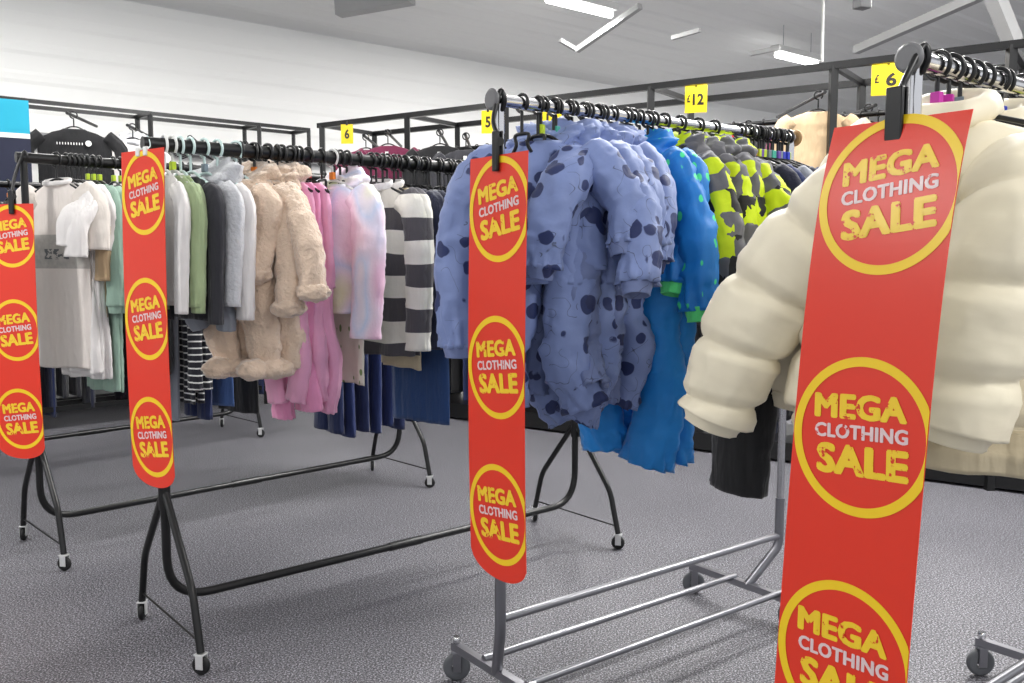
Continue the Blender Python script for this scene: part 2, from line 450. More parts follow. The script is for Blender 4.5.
def blob(name, mat, parent, c, r, seed=0, wr=0.12, dent=None, nu=36, nv=22, freq=2.5):
    """crumpled soft mass; dent = (direction, depth, width)"""
    V = []; Fc = []; c = Vector(c)
    for i in range(1, nv):
        th = PI * i / nv
        for k in range(nu):
            a = 2 * PI * k / nu
            d = Vector((math.sin(th) * math.cos(a), math.sin(th) * math.sin(a), math.cos(th)))
            s = 1 + wr * noise.noise(d * freq + Vector((seed, seed * 2, 0))) + wr * .5 * noise.noise(d * freq * 2.7 + Vector((seed, 0, seed)))
            if dent:
                q = d.dot(Vector(dent[0]).normalized())
                if q > dent[2]:
                    u = (q - dent[2]) / (1 - dent[2]); s *= 1 - dent[1] * min(1, u * 2.2) ** 0.7
            V.append(c + Vector((d.x * r[0], d.y * r[1], d.z * r[2])) * s)
    top = len(V); V.append(sum((V[k] for k in range(nu)), Vector()) / nu); bot = len(V); V.append(sum((V[(nv - 2) * nu + k] for k in range(nu)), Vector()) / nu)
    for i in range(nv - 2):
        for k in range(nu):
            a = i * nu + k; b = i * nu + (k + 1) % nu
            Fc.append((a, a + nu, b + nu, b))
    for k in range(nu):
        Fc.append((top, k, (k + 1) % nu)); Fc.append((bot, (nv - 2) * nu + (k + 1) % nu, (nv - 2) * nu + k))
    return mesh(name, V, Fc, mat, parent)
def ring_band(name, mat, parent, c, rx, ry, h, th, tilt=0.0, seed=0, wr=0.15):
    """collar / neck rib: an elliptical padded band standing round the neck"""
    nu, nm = 40, 12; V = []; Fc = []
    for i in range(nu):
        a = 2 * PI * i / nu
        for k in range(nm):
            b = 2 * PI * k / nm
            ro = math.cos(b) * th; zo = math.sin(b) * h * 0.5
            s = 1 + wr * noise.noise(Vector((math.cos(a) * 2, math.sin(a) * 2, seed + zo * 20)))
            y = math.sin(a) * (ry + ro) * s
            V.append(Vector((c[0] + math.cos(a) * (rx + ro) * s, c[1] + y, c[2] + zo + y * tilt)))
    for i in range(nu):
        for k in range(nm):
            a = i * nm + k; b = i * nm + (k + 1) % nm; c2 = ((i + 1) % nu) * nm + (k + 1) % nm; d = ((i + 1) % nu) * nm + k
            Fc.append((a, d, c2, b))
    return mesh(name, V, Fc, mat, parent)

SH = -0.105         # height of a garment's neck below the rail centre
def sleeve_path(sd, sh, sl, spl=0.25, fwd=0.02, zs=SH, bend=0.0):
    return [(sd * (sh - 0.035), 0, zs - 0.05), (sd * (sh + 0.02 * (1 + spl)), -fwd * .2, zs - 0.11), (sd * (sh + 0.01 + sl * spl * .45), -fwd * .6 + bend, zs - 0.05 - sl * .52), (sd * (sh + sl * spl * .6), -fwd, zs - 0.05 - sl)]

def top_garment(name, label, cat, mats, loc, yaw, group=None, L=0.5, sh=0.16, hem=0.18, T=0.025, sl=0.4, sr=0.05, sr2=0.036, spl=0.1, fwd=0.02, wave=0.008, fold=0.006, puff=None, wr=0.003, seed=1, hood=False, collar=None, cuff=None, zipm=None, hemband=None, tagc=None, low=False, legs=None, paths=None, drop=0.045, flat=0.7, bodyname='body', hollow=True, pocket=None, soft=False, rs=0.0, legrs=1):
    r = empty(name, loc, yaw, label, cat, group)
    bm_, sm = (mats if isinstance(mats, tuple) else (mats, mats))
    body_mesh(bodyname, bm_, r, SH, L, sh=sh, hem=hem, T=T, wave=wave, fold=fold, puff=puff, wr=wr, seed=seed, nu=32 if low else 72, res=0.035 if low else (0.007 if puff else 0.012), drop=drop, soft=soft)
    if sl:
        for sd in (-1, 1):
            rq = random.Random(seed * 7 + sd)
            pt = (paths or {}).get(sd) or sleeve_path(sd, sh, sl * (1 + rs * rq.uniform(-.5, .5)), spl + rs * rq.uniform(-1, 1.5), fwd + rs * rq.uniform(-.1, .25), bend=rs * rq.uniform(-.1, .1))
            tube_cloth('sleeve', sm, r, pt, [(0, sr * .95), (0.15, sr), (0.55, sr * .5 + sr2 * .55), (1, sr2)], flat=flat, puff=puff, wr=wr * 1.3, seed=seed + sd * 5, n=14 if low else 32, res=0.03 if low else (0.007 if puff else 0.010), fold=0.006, hollow=hollow, soft=soft)
            r['e%d' % sd] = list(pt[-1])
            if cuff:
                e = Vector(pt[-1]); t = (e - Vector(pt[-2])).normalized()
                tube_cloth('cuff', cuff, r, [e - t * .012, e + t * .012, e + t * .032], [(0, sr2 * .88), (1, sr2 * .72)], flat=flat, wr=0.002, seed=seed, n=20, fold=0.004)
    if hood:
        blob('hood', hood, r, (0, 0.025 + T * .5, SH + 0.012), (0.115, 0.075 + T * .3, 0.075), seed=seed, wr=0.35, dent=((0, -0.75, 0.75), 0.6, 0.35))
    if collar: ring_band('collar', collar[0], r, (0, 0.0, SH + collar[1] * .3), 0.075, 0.02 + T * .6, collar[1], collar[2], 0.35, seed)
    if zipm: MB().tube([(0, -T * 1.0 - 0.004, SH - 0.02), (0, -T * 1.15 - 0.006, SH - L * .5), (0, -T * 1.1 - 0.006, SH - L + 0.01)], 0.005, 6).build('zip', zipm, r)
    if hemband: body_mesh('hem_band', hemband[0], r, SH - L + 0.01, hemband[1], neck=hem * .97, sh=hem * .98, hem=hem * .93, T=T * 1.05, drop=0.004, wave=wave * .3, fold=fold, wr=wr, seed=seed, res=0.01)
    if legs:
        lm, Ll, r1, r2 = legs[:4]
        for sd in (-1, 1):
            x = hem * .5; rq = random.Random(seed * 11 + sd); u = lambda k: legrs * rs * rq.uniform(-k, k)
            tube_cloth('leg', lm, r, [(sd * x, 0, SH - L + 0.10), (sd * x * 1.02 + u(.03), -0.01, SH - L - Ll * .2), (sd * (x * 1.1) + u(.10), 0.01 * sd + u(.1), SH - L - Ll * .6), (sd * x * 1.05 + u(.18), 0.015 + u(.12), SH - L - Ll * (1 + u(.25)))], [(0, r1 * .9), (.15, r1), (.6, (r1 + r2) * .5), (1, r2)], flat=0.62, wr=wr * 1.6, seed=seed + 9 * sd, n=30, fold=0.012, hollow=hollow, soft=soft)
    if tagc:
        MB().box((-0.012, -T - 0.012, SH - 0.10), (0.014, -T - 0.010, SH - 0.05)).build('swing_tag', tagc, r, False)
    return r

def trousers(name, label, mat, loc, yaw, group=None, L=0.7, w=0.12, T=0.02, r1=0.065, r2=0.045, seed=1, zt=-0.12, cuff=None, n=26, skirt=False, cat='trousers', flare=1.05):
    r = empty(name, loc, yaw, label, cat, group)
    wb = L * (0.95 if skirt else 0.30)
    o = body_mesh('waist' if not skirt else 'skirt_panel', mat, r, zt, wb, neck=w * .9, sh=w, hem=w * flare, T=T, drop=0.01, wave=0.006, fold=0.006, wr=0.002, seed=seed, nu=48, res=0.02)
    ring_band('waistband', mat, r, (0, 0, zt - 0.012), w * .9, T * .55, 0.035, 0.006, 0, seed, 0.03)
    if not skirt:
        for sd in (-1, 1):
            x = w * .52
            tube_cloth('leg', mat, r, [(sd * x, 0, zt - wb + .06), (sd * x, 0, zt - wb - .08), (sd * x * 1.05, 0.012 * math.sin(seed + sd), zt - L * .65), (sd * x * .95, 0, zt - L)], [(0, r1 * .85), (.2, r1), (1, r2)], flat=0.4, wr=0.004, seed=seed + sd, n=n, res=0.02, fold=0.008)
            if cuff: tube_cloth('cuff', cuff, r, [(sd * x * .95, 0, zt - L + .005), (sd * x * .95, 0, zt - L - .02), (sd * x * .95, 0, zt - L - .045)], [(0, r2 * .75), (1, r2 * .7)], flat=.5, wr=.002, n=16)
    return r

# ------------------------------------------------------------ hangers
HANG = {}
def hanger_proto(key, mat, rail_r, thick, marker, clip=False, w=0.18):
    r = empty('clothes_hanger', (0, 0, 0))
    Rr = rail_r + thick + .003
    pts = [(Rr * math.cos(a), 0, Rr * math.sin(a)) for a in [math.radians(-50 + i * 320 / 20) for i in range(21)]]
    pts = [Vector(p) for p in pts] + [Vector((0, 0, -Rr - 0.01)), Vector((0, 0, -0.088))]
    MB().tube(pts, thick, 8).build('hook', mat, r)
    s = MB().tube(catmull([(-w, 0, -0.142), (-w * .6, 0, -0.118), (-.03, 0, -0.092), (0, 0, -0.088), (.03, 0, -0.092), (w * .6, 0, -0.118), (w, 0, -0.142)], 20), 0.0055, 8)
    s.build('shoulder_bar', mat, r)
    if marker:
        MB().box((-0.011, -0.008, -0.084), (0.011, 0.008, -0.055)).build('size_marker', marker, r, False, bevel=0.002)
    index_kids(r); return r
def short_of(t):
    w_ = t.split(',')[0].split(); return ' '.join(w_[:11])
def hang(loc, yaw, label, group, key=('black', None, 0.024), w=0.15):
    kk = key + (round(w, 2),)
    if kk not in HANG:
        HANG[kk] = (hanger_proto(kk, {'black': black_plastic, 'white': white_plastic, 'clear': clear_plastic}[key[0]], key[2], 0.005, markers[key[1]] if key[1] else None, w=w), [])
        o = HANG[kk][0]
    else:
        o = copy_tree(HANG[kk][0])
    o.location = loc; o.rotation_euler = (0, 0, yaw)
    return tag(o, label, 'hanger', group)

# ------------------------------------------------------------ racks
class Rack:
    def __init__(s, near, far, z, rr):
        s.n = Vector((near[0], near[1] * YS, 0)); s.f = Vector((far[0], far[1] * YS, 0)); s.z = z; s.rr = rr
        s.d = (s.f - s.n).normalized(); s.L = (s.f - s.n).length
        s.p = Vector((s.d.y, -s.d.x, 0)); s.yaw = math.atan2(s.p.y, s.p.x)
    def pt(s, t, off=0, z=None): 
        v = s.n + s.d * t + s.p * off; v.z = s.z if z is None else z; return v
    def s_at(s, px):
        a, b = 0.0, s.L + 1.5
        for _ in range(40):
            m = (a + b) / 2
            if proj_x(s.pt(m)) < px: a = m
            else: b = m
        return (a + b) / 2

def caster(root, p, yaw, wheel_mat=rubber, r=0.032, plate=zinc):
    M = Matrix.Translation(p) @ Matrix.Rotation(yaw, 4, 'Z')
    V = MB(); 
    # fork: top plate with two cheeks
    V.box((-0.018, -0.016, r * 2 + 0.004), (0.018, 0.016, r * 2 + 0.010), M)
    for s in (-1, 1): V.box((-0.012, s * 0.0145 - .002, r * .7), (0.016, s * 0.0145 + .002, r * 2 + 0.006), M)
    fork = V.build('caster', plate, root, False, bevel=0.0015)
    prof = [(-0.010, r * .35), (-0.010, r * .8), (-0.007, r * .97), (0, r), (0.007, r * .97), (0.010, r * .8), (0.010, r * .35)]
    n = 24; vs = []; fs = []
    for y, rad in prof:
        for k in range(n):
            a = 2 * PI * k / n; vs.append(M @ Vector((rad * math.cos(a), y, r + rad * math.sin(a))))
    for i in range(len(prof) - 1):
        for k in range(n):
            a = i * n + k; b = i * n + (k + 1) % n; fs.append((a, b, b + n, a + n))
    wv = mesh('wheel', vs, fs, wheel_mat, fork)
    MB().tube([M @ Vector((0, -0.017, r)), M @ Vector((0, 0.017, r))], 0.009, 12).build('axle', plate, fork)

def black_rack(rk, label, group):
    root = empty('garment_rack', rk.pt(0, 0, 0), 0, label, 'clothes rack', group)
    o = root.location.copy()
    L = lambda t, off, z: tuple(rk.pt(t, off, z) - o)
    Lr = rk.L
    MB().tube([L(-0.03, 0, rk.z), L(Lr + 0.03, 0, rk.z)], rk.rr, 16).build('hanging_rail', black_metal, root)
    for e, sg in ((0, 1), (Lr, -1)):
        MB().tube(bezier([L(e, 0, rk.z), L(e, 0, 0.165) + (0.16,), L(Lr / 2, 0, 0.165)]), 0.016, 14).build('upright', black_metal, root)
        for s in (-1, 1):
            MB().tube(bezier([L(e, 0.01 * s, 0.56), L(e, 0.245 * s, 0.27) + (0.04,), L(e, 0.30 * s, 0.075)]), 0.0135, 12).build('leg', black_metal, root)
            caster(root, Vector(L(e, 0.30 * s, 0)), rk.yaw + 0.6 * s)
        MB().tube([L(e, -.30, 0.11), L(e, .30, 0.11)], 0.004, 8).build('tie_rod', black_metal, root)
        MB().tube([L(e, 0, 0.50), L(e, 0, 0.60)], 0.021, 14).build('clamp_sleeve', black_metal, root)
    MB().tube([L(Lr * .46, 0, 0.165), L(Lr * .54, 0, 0.165)], 0.019, 14).build('joining_sleeve', black_metal, root)
    return root
def chrome_rack(rk, label, group):
    root = empty('garment_rack', rk.pt(0, 0, 0), 0, label, 'clothes rack', group)
    o = root.location.copy(); Lr = rk.L
    L = lambda t, off, z: tuple(rk.pt(t, off, z) - o)
    MB().tube([L(-0.02, 0, rk.z), L(Lr + 0.02, 0, rk.z)], rk.rr, 20).build('hanging_rail', chrome, root)
    for e, sg in ((-0.035, -1), (Lr + 0.02, 1)):
        MB().tube([L(e, 0, rk.z), L(e + 0.004, 0, rk.z), L(e + .008, 0, rk.z), L(e + 0.012, 0, rk.z)], [0.024, 0.0305, 0.031, 0.029], 28).build('end_cap', cap_grey if e < 0 else wood, root)
    for e, sg in ((0, 1), (Lr, -1)):
        g = e + (.03 if e == 0 else -.11)
        MB().tube([L(e, 0, rk.z - .01), L(e, 0, 0.42)], 0.0145, 14).build('upright', chrome, root)
        MB().tube(bezier([L(e, 0, 0.46), L(e, 0, 0.27) + (0.03,), L(g, -.06, 0.115)]), 0.0175, 14).build('lower_upright', steel, root)
        o0, o1 = -.30 if e == 0 else -.35, .14
        MB().tube([L(g, o0, 0.115), L(g, o1, 0.115)], 0.013, 4, square=True).build('foot', steel, root)
        for off in (o0 + .015, o1 - .02):
            caster(root, Vector(L(g, off, 0)), rk.yaw + (.9 if off < 0 else -.4), grey_rubber, 0.046, steel)
            MB().tube([L(g, off, .125), L(g, off, .15)], 0.012, 6).build('bolt', chrome, root)
    MB().tube([L(0, 0, 0.31), L(Lr, 0, 0.31)], 0.013, 12).build('middle_bar', steel, root)
    for s in (-.13, .09): MB().tube([L(.03, s, 0.13), L(Lr - .10, s, 0.13)], 0.012, 12).build('lower_bar', steel, root)
    return root

A = Rack((-1.235, 2.645), (0.315, 3.74), 1.78, 0.024)
B = Rack((-2.205, 3.48), (-0.705, 4.695), 1.84, 0.024)
Dk = Rack((-3.75, 4.57), (-2.16, 5.97), 1.86, 0.022)
Cc = Rack((-0.035, 2.21), (1.045, 2.90), 1.84, 0.017)
Ee = Rack((0.83, 1.60), (1.86, 2.28), 1.80, 0.020)

# ------------------------------------------------------------ the room
def carpet():
    m, n, l, b = newmat('grey_speckled_carpet', 0.5)
    tc = node(n, 'ShaderNodeTexCoord')
    a = node(n, 'ShaderNodeTexNoise'); a.inputs['Scale'].default_value = 150; a.inputs['Detail'].default_value = 3; a.inputs['Roughness'].default_value = .75
    l.new(tc.outputs['Object'], a.inputs['Vector'])
    c = ramp(n, l, a.outputs[0], [(0.36, lin((14, 14, 18))), (0.5, lin((68, 67, 73))), (0.64, lin((192, 191, 199)))], False)
    g = node(n, 'ShaderNodeTexNoise'); g.inputs['Scale'].default_value = 1.3; g.inputs['Detail'].default_value = 3; l.new(tc.outputs['Object'], g.inputs['Vector'])
    g2 = ramp(n, l, g.outputs[0], [(0.3, (0.42, 0.42, 0.42, 1)), (0.7, (0.5, 0.5, 0.5, 1))], False)
    ov = node(n, 'ShaderNodeMix', data_type='RGBA', blend_type='OVERLAY'); ov.inputs[0].default_value = 0.8
    l.new(c, ov.inputs[6]); l.new(g2, ov.inputs[7]); l.new(ov.outputs[2], b.inputs['Base Color'])
    bp = node(n, 'ShaderNodeBump'); bp.inputs['Strength'].default_value = .5; bp.inputs['Distance'].default_value = .003
    l.new(a.outputs[0], bp.inputs['Height']); l.new(bp.outputs[0], b.inputs['Normal'])
    return m
def slab(name, a, b, z0, z1, mat):
    """vertical slab along a->b, thickness behind"""
    a = Vector(a).to_3d(); b = Vector(b).to_3d(); d = (b - a).normalized(); nn = Vector((-d.y, d.x, 0))
    V = MB(); base = []
    for z in (z0, z1):
        for q in (a, b, b + nn * .12, a + nn * .12): base.append(Vector((q.x, q.y, z)))
    V.v = base; V.f = [[0, 1, 5, 4], [1, 2, 6, 5], [2, 3, 7, 6], [3, 0, 4, 7], [4, 5, 6, 7], [0, 3, 2, 1]]
    return V.build(name, mat, None, False)
fl = MB().box((-14, -5, -0.1), (22, 26, 0)).build('floor', carpet(), None, False); tag(fl, kind='structure')

def W(t, off, z):         # along the wall direction, off = metres in front of the back wall
    v = Vector((-4.9, 6.30 * YS, 0)) + D * t + Pn * off; return Vector((v.x, v.y, z))
wall_m = plain('white_wall_paint', (238, 238, 236), 0.55, 0, 0.05, 8)
roof_m = plain('grey_white_roof_sheet', (236, 236, 235), 0.5, 0, 0.05, 8)
EAVE = 3.75
def ribbed(name, fn, t0, t1, s0, s1, step, amp, mat):
    """ribs running along t; fn(t, s, bump) -> point; solid sheet with a back"""
    V = []; Fc = []; k = int((s1 - s0) / step); ss = []
    for i in range(k):
        b = s0 + i * step
        for u, h in ((0, 0), (.55, 0), (.68, 1), (.88, 1)): ss.append((b + u * step, h))
    for s, h in ss:
        V += [fn(t0, s, h * amp), fn(t1, s, h * amp)]
    for i in range(len(ss) - 1): Fc.append((2 * i, 2 * i + 1, 2 * i + 3, 2 * i + 2))
    nb = len(V)
    for s in (ss[0][0], ss[-1][0]): V += [fn(t0, s, -0.12), fn(t1, s, -.12)]
    Fc += [(nb, nb + 2, nb + 3, nb + 1), (0, nb, nb + 1, 1), (2 * len(ss) - 2, 2 * len(ss) - 1, nb + 3, nb + 2)]
    o = mesh(name, V, Fc, mat, None, False); return tag(o, kind='structure')
ribbed('wall_back', lambda t, s, h: W(t, h, s), -8, 26, 0.0, EAVE + .251, 0.25, 0.006, wall_m)
SL = 0.16
ribbed('ceiling', lambda t, s, h: W(t, s, EAVE + s * SL - h), -8, 26, -0.30, 16.0, 0.333, 0.014, roof_m)
tr = MB(); tr.tube([W(-8, .05, 2.42), W(26, .05, 2.42)], 0.05, square=True); o = tr.build('trim_1', plain('grey_trim', (150, 150, 152), .5), None, False); tag(o, kind='structure')
o = MB().tube([W(-8, .03, .06), W(26, .03, .06)], 0.05, square=True).build('baseboard_back', plain('dark_skirting', (45, 45, 48), .5), None, False); tag(o, kind='structure')
# purlins, rafters and braces of the roof
ti = 2
def ceil_z(p):
    q = (Vector((p.x, p.y, 0)) - W(0, 0, 0)); q.z = 0
    return EAVE + q.dot(Pn) * SL
for px, py, z in ((640, 8, 4.15), (880, 6, 4.35)):
    p = at_z(px, py, z); V = MB()
    V.tube([p - D * 8, p + D * 14], 0.04, square=True); V.tube([p - D * 8 + Vector((0, 0, .12)), p + D * 14 + Vector((0, 0, .12))], 0.02, square=True)
    tag(V.build('trim_%d' % ti, plain('grey_beam', (168, 168, 168), .6), None, False), kind='structure'); ti += 1
for (a, b, y0, y1, w_) in (((640, 6), (577, 50), 7.6, 8.2, .028), ((984, -6), (856, 50), 6.0, 7.2, .035), ((992, -10), (1013, 42), 5.6, 5.7, .05), ((412, -4), (338, 9), 7.4, 7.6, .07), ((560, 40), (577, 50), 8.1, 8.2, .02), ((700, 30), (672, 38), 7.6, 7.8, .02), ((780, 48), (750, 54), 7.6, 7.8, .02)):
    V = MB().tube([at_y(*a, y0), at_y(*b, y1)], w_, square=True)
    tag(V.build('trim_%d' % ti, plain('grey_beam', (168, 168, 168), .6), None, False), kind='structure'); ti += 1

# strip lights: white batten, glowing tube
emit = bpy.data.materials.new('lit_tube'); emit.use_nodes = True
eb = emit.node_tree.nodes['Principled BSDF']; eb.inputs['Emission Color'].default_value = (1, 1, .97, 1); eb.inputs['Emission Strength'].default_value = 7
def strip_light(p, label, length=1.3, power=LAMP_POWER, yaw=None, up=True):
    yaw = math.atan2(D.y, D.x) if yaw is None else yaw
    r = empty('strip_light', p, yaw, label, 'ceiling light', 'strip lights under the roof')
    MB().box((-length / 2 - .05, -.06, .02), (length / 2 + .05, .06, .09)).build('batten', white_paint, r, False, bevel=0.008)
    MB().tube([(-length / 2, 0, -0.02), (length / 2, 0, -.02)], 0.035, 12).build('light_tube', emit, r)
    for s in (-1, 1): MB().tube([(s * length * .35, 0, .09), (s * length * .35, 0, .6)], 0.004, 6).build('suspension_wire', steel, r)
    ld = bpy.data.lights.new('strip_lamp', 'AREA'); ld.shape = 'RECTANGLE'; ld.size = length; ld.size_y = 0.12; ld.energy = power; ld.color = (1, .985, .96)
    lo = bpy.data.objects.new('strip_lamp', ld); C.objects.link(lo); lo.parent = r; lo.location = (0, 0, -0.07)
    lu = bpy.data.lights.new('added_uplight', 'AREA'); lu.shape = 'RECTANGLE'; lu.size = length; lu.size_y = 0.12; lu.energy = power * .5; lu.color = (1, .985, .96)  # upward lamp added to brighten the ceiling; left off the two visible fittings
    if not up: return r
    uo = bpy.data.objects.new('added_uplight', lu); C.objects.link(uo); uo.parent = r; uo.location = (0, 0, 0.11); uo.rotation_euler = (PI, 0, 0)
    return r
strip_light(at_z(580, 5, 3.8), 'strip light at the top edge of the picture centre, larger of the two lit tubes', 0.85, up=False)
strip_light(at_z(797, 58, 3.8), 'smaller lit strip light above the price card and black frame, right of the white cable', 0.85, up=False)
for i, (t, s) in enumerate(LAMPS):  # unseen strip lights, added to light the shop from out of view
    p = W(t, 3.2 + s * .75, 3.7 + s * .08)
    if i in (3, 7): continue
    lp = [W(-1, 1.6, 3.6), W(3, 5.2, 3.9), W(7.5, 5.2, 3.9), W(0, 8.4, 3.9), W(4.5, 8.4, 3.9), W(9, 7.5, 3.9), W(1.0, 11, 3.9), W(6, 11, 3.9), W(1.2, 2.4, 3.75), W(4.0, 6.5, 4.1), W(-3, 5, 3.6)][i]
    strip_light(lp, 'lit strip light added under the roof outside the picture', power=LAMP_POWER * (.5 if i in (0, 8) else 1.1))
# hanging white cable and dark sensor box
o = MB().tube([at_y(824, -40, 7.4), at_y(822, 62, 7.4)], 0.014, 8).build('hanging_cable', white_plastic, None); tag(o, 'thin white cable hanging from the roof beside the smaller strip light', 'cable')
r = empty('roof_sensor', at_y(862, 4, 6.5), 0.4, 'small grey box fixed under the roof near the top right corner', 'sensor')
MB().box((-.06, -.05, -.04), (.06, .05, .04)).build('housing', cap_grey, r, False, bevel=.01)
MB().tube([(0, 0, .04), (0, 0, .5)], .008, 8).build('stem', steel, r)

# ------------------------------------------------------------ sale signs
def text_mesh(name, s, mat, parent, cx, cz, h, wdt, rot, y, bold=0.035, fn=None, heavy=0):
    cu = bpy.data.curves.new('t', 'FONT'); cu.body = s; cu.align_x = 'CENTER'; cu.align_y = 'CENTER'; cu.size = 1; cu.offset = bold; cu.resolution_u = 3; cu.space_character = 1.06
    ob = bpy.data.objects.new('t', cu); C.objects.link(ob)
    dg = bpy.context.evaluated_depsgraph_get(); dg.update()
    me = bpy.data.meshes.new_from_object(ob.evaluated_get(dg)); bpy.data.objects.remove(ob)
    xs = [v.co.x for v in me.vertices]; ys = [v.co.y for v in me.vertices]
    mx, my = (min(xs) + max(xs)) / 2, (min(ys) + max(ys)) / 2; sx = wdt / (max(xs) - min(xs)); sy = h / (max(ys) - min(ys))
    ca, sa = math.cos(rot), math.sin(rot)
    for v in me.vertices:
        a = (v.co.x - mx) * sx; b = (v.co.y - my) * sy
        x = cx + a * ca - b * sa; z = cz + a * sa + b * ca
        v.co = Vector((x, y + (fn(-z) if fn else 0), z))
    if heavy:
        bm = bmesh.new(); bm.from_mesh(me); g0 = bm.verts[:] + bm.edges[:] + bm.faces[:]
        for i, (dx, dz) in enumerate(((1, 0), (-1, 0), (0, .6), (0, -.6), (.7, .5), (-.7, -.5), (.7, -.5), (-.7, .5))):
            d = bmesh.ops.duplicate(bm, geom=g0)['geom']
            for v in d:
                if isinstance(v, bmesh.types.BMVert): v.co += Vector((dx * heavy, -.00004 * (i + 1), dz * heavy))
        bm.to_mesh(me); bm.free()
    me.update(); return link(name, me, mat, parent)

def sale_sign(p, yaw, label, bend, tilt=0.0, scale=1.0, offs=(0.162, 0.64, 1.10), H=1.31, hw=0.15, rots=(0.10, .10, .10)):
    """p = centre of the top edge"""
    r = empty('sale_sign', p, yaw, label, 'sign', None); r.rotation_euler = (0, tilt, yaw); r.scale = (scale,) * 3
    fn = lambda s: -bend(s)
    # card: outline grid, rounded bottom, thickness 1 mm
    nx, nz = 24, 60; V = []; Fc = []
    for side in (0, 1):
        for j in range(nz + 1):
            for i in range(nx + 1):
                x = -hw + 2 * hw * i / nx; u = abs(x) / hw
                Hb = H - 0.075 * (1 - math.sqrt(max(0, 1 - u ** 2.2 * .98)))
                s = Hb * j / nz; V.append(Vector((x, fn(s) + side * 0.0016, -s)))
    m = (nx + 1) * (nz + 1)
    for j in range(nz):
        for i in range(nx):
            a = j * (nx + 1) + i; q = (a, a + nx + 1, a + nx + 2, a + 1)
            Fc.append(q); Fc.append(tuple(m + t for t in q[::-1]))
    edge = [i for i in range(nx + 1)] + [(j * (nx + 1) + nx) for j in range(1, nz + 1)] + [nz * (nx + 1) + i for i in range(nx - 1, -1, -1)] + [j * (nx + 1) for j in range(nz - 1, 0, -1)]
    for a, b in zip(edge, edge[1:] + edge[:1]): Fc.append((a, b, b + m, a + m))
    card = mesh('card', V, Fc, red_card, r, False)
    card.data.materials.append(white_label)
    for i in range(2 * nx * nz): card.data.polygons[i].material_index = i % 2
    for k, s0 in enumerate(offs):
        V = []; Fc = []; n = 96; ro, ri = 0.158, 0.139
        for i in range(n):
            a = 2 * PI * i / n
            for rad in (ro, ri):
                x = max(-hw + .0003, min(hw - .0003, 0.010 + rad * math.cos(a))); z = rad * 1.0 * math.sin(a)
                V.append(Vector((x, fn(s0 - z) - 0.0012, -s0 + z)))
        for i in range(n):
            a = 2 * i; b = 2 * ((i + 1) % n); Fc.append((a, a + 1, b + 1, b))
        mesh('printed_ring', V, Fc, yellow_ring, card, False)
        q = rots[k]
        text_mesh('printed_word', 'MEGA', yellow_text, card, 0.002, -s0 + 0.058, 0.046, 0.200, q, -0.0012, 0.0, fn, .0044)
        text_mesh('printed_word', 'CLOTHING', white_text, card, 0.008, -s0 + 0.008, 0.027, 0.205, q, -0.0012, 0.0, fn, .0019)
        text_mesh('printed_word', 'SALE', yellow_text, card, 0.016, -s0 - 0.048, 0.056, 0.195, q, -0.0012, 0.0, fn, .0056)
    return r
def sign_clip(p, yaw, label, h=0.11, rail=None, sc=1.0):
    r = empty('sign_clip', p, yaw, label, 'clip', None)
    h = h * .8 if h < .105 else h; g = 1.4 if h < .09 and 'cream' in label else 1
    MB().box((-.013 * g, -.013, -.045 * g), (.013 * g, -.003, h * .55 * g)).build('front_jaw', black_plastic, r, True, bevel=.003)
    MB().box((-.013 * g, .004, -.045 * g), (.013 * g, .010, h * .55 * g)).build('back_jaw', black_plastic, r, True, bevel=.003)
    MB().tube([(-.013, 0, h * .3), (.013, 0, h * .3)], .012, 12).build('hinge', black_plastic, r)
    if rail is not None:
        e = Vector(rail)
        MB().tube(catmull([(0, 0, h * .45), tuple(Vector((0, 0, h * .5)) * .4 + e * .6 + Vector((0.0, -.012, -.02))), tuple(e + Vector((0.02, -0.0, .022))), tuple(e + Vector((.026, 0.01, 0))), tuple(e + Vector((0.012, .012, -.03)))], 20), .0075, 8).build('strap', black_plastic, r)
    return r

a_yaw = math.radians
TOPS = dict(
 A=(at_y(142, 150, 2.60), a_yaw(-38)), B=(at_y(9, 204, 3.42), a_yaw(-16)), C=(at_y(498, 155, 2.14), a_yaw(-54)), E=(at_y(899, 119, 1.50), a_yaw(-56)))
flatb = lambda s: 0.012 * math.sin(s * 2.2)
sale_sign(*TOPS['A'], 'red hanging clothing sale sign at the end of the middle black rack, second from left', flatb, 0.0, .89, rots=(0.15, .14, .14), H=1.30)
sale_sign(*TOPS['B'], 'red hanging clothing sale sign cut by the left edge of the picture', flatb, 0.0, 0.88, rots=(.12, .12, .12))
sale_sign(*TOPS['C'], 'red hanging clothing sale sign in front of the blue printed snowsuits', flatb, 0.0, 0.925, rots=(.16, .12, .12))
sale_sign(*TOPS['E'], 'largest red hanging clothing sale sign, in front of the cream padded jackets', lambda s: 0.062 * s + 0.068 * (1 - math.exp(-s / .24)), 0.0, .975, offs=(0.150, 0.628, 1.08), rots=(.13, .07, 0.04), H=1.34)
def loc2(p, yaw, q):  # world point q in the frame of an empty at p
    return Matrix.Rotation(-yaw, 3, 'Z') @ (Vector(q) - Vector(p))
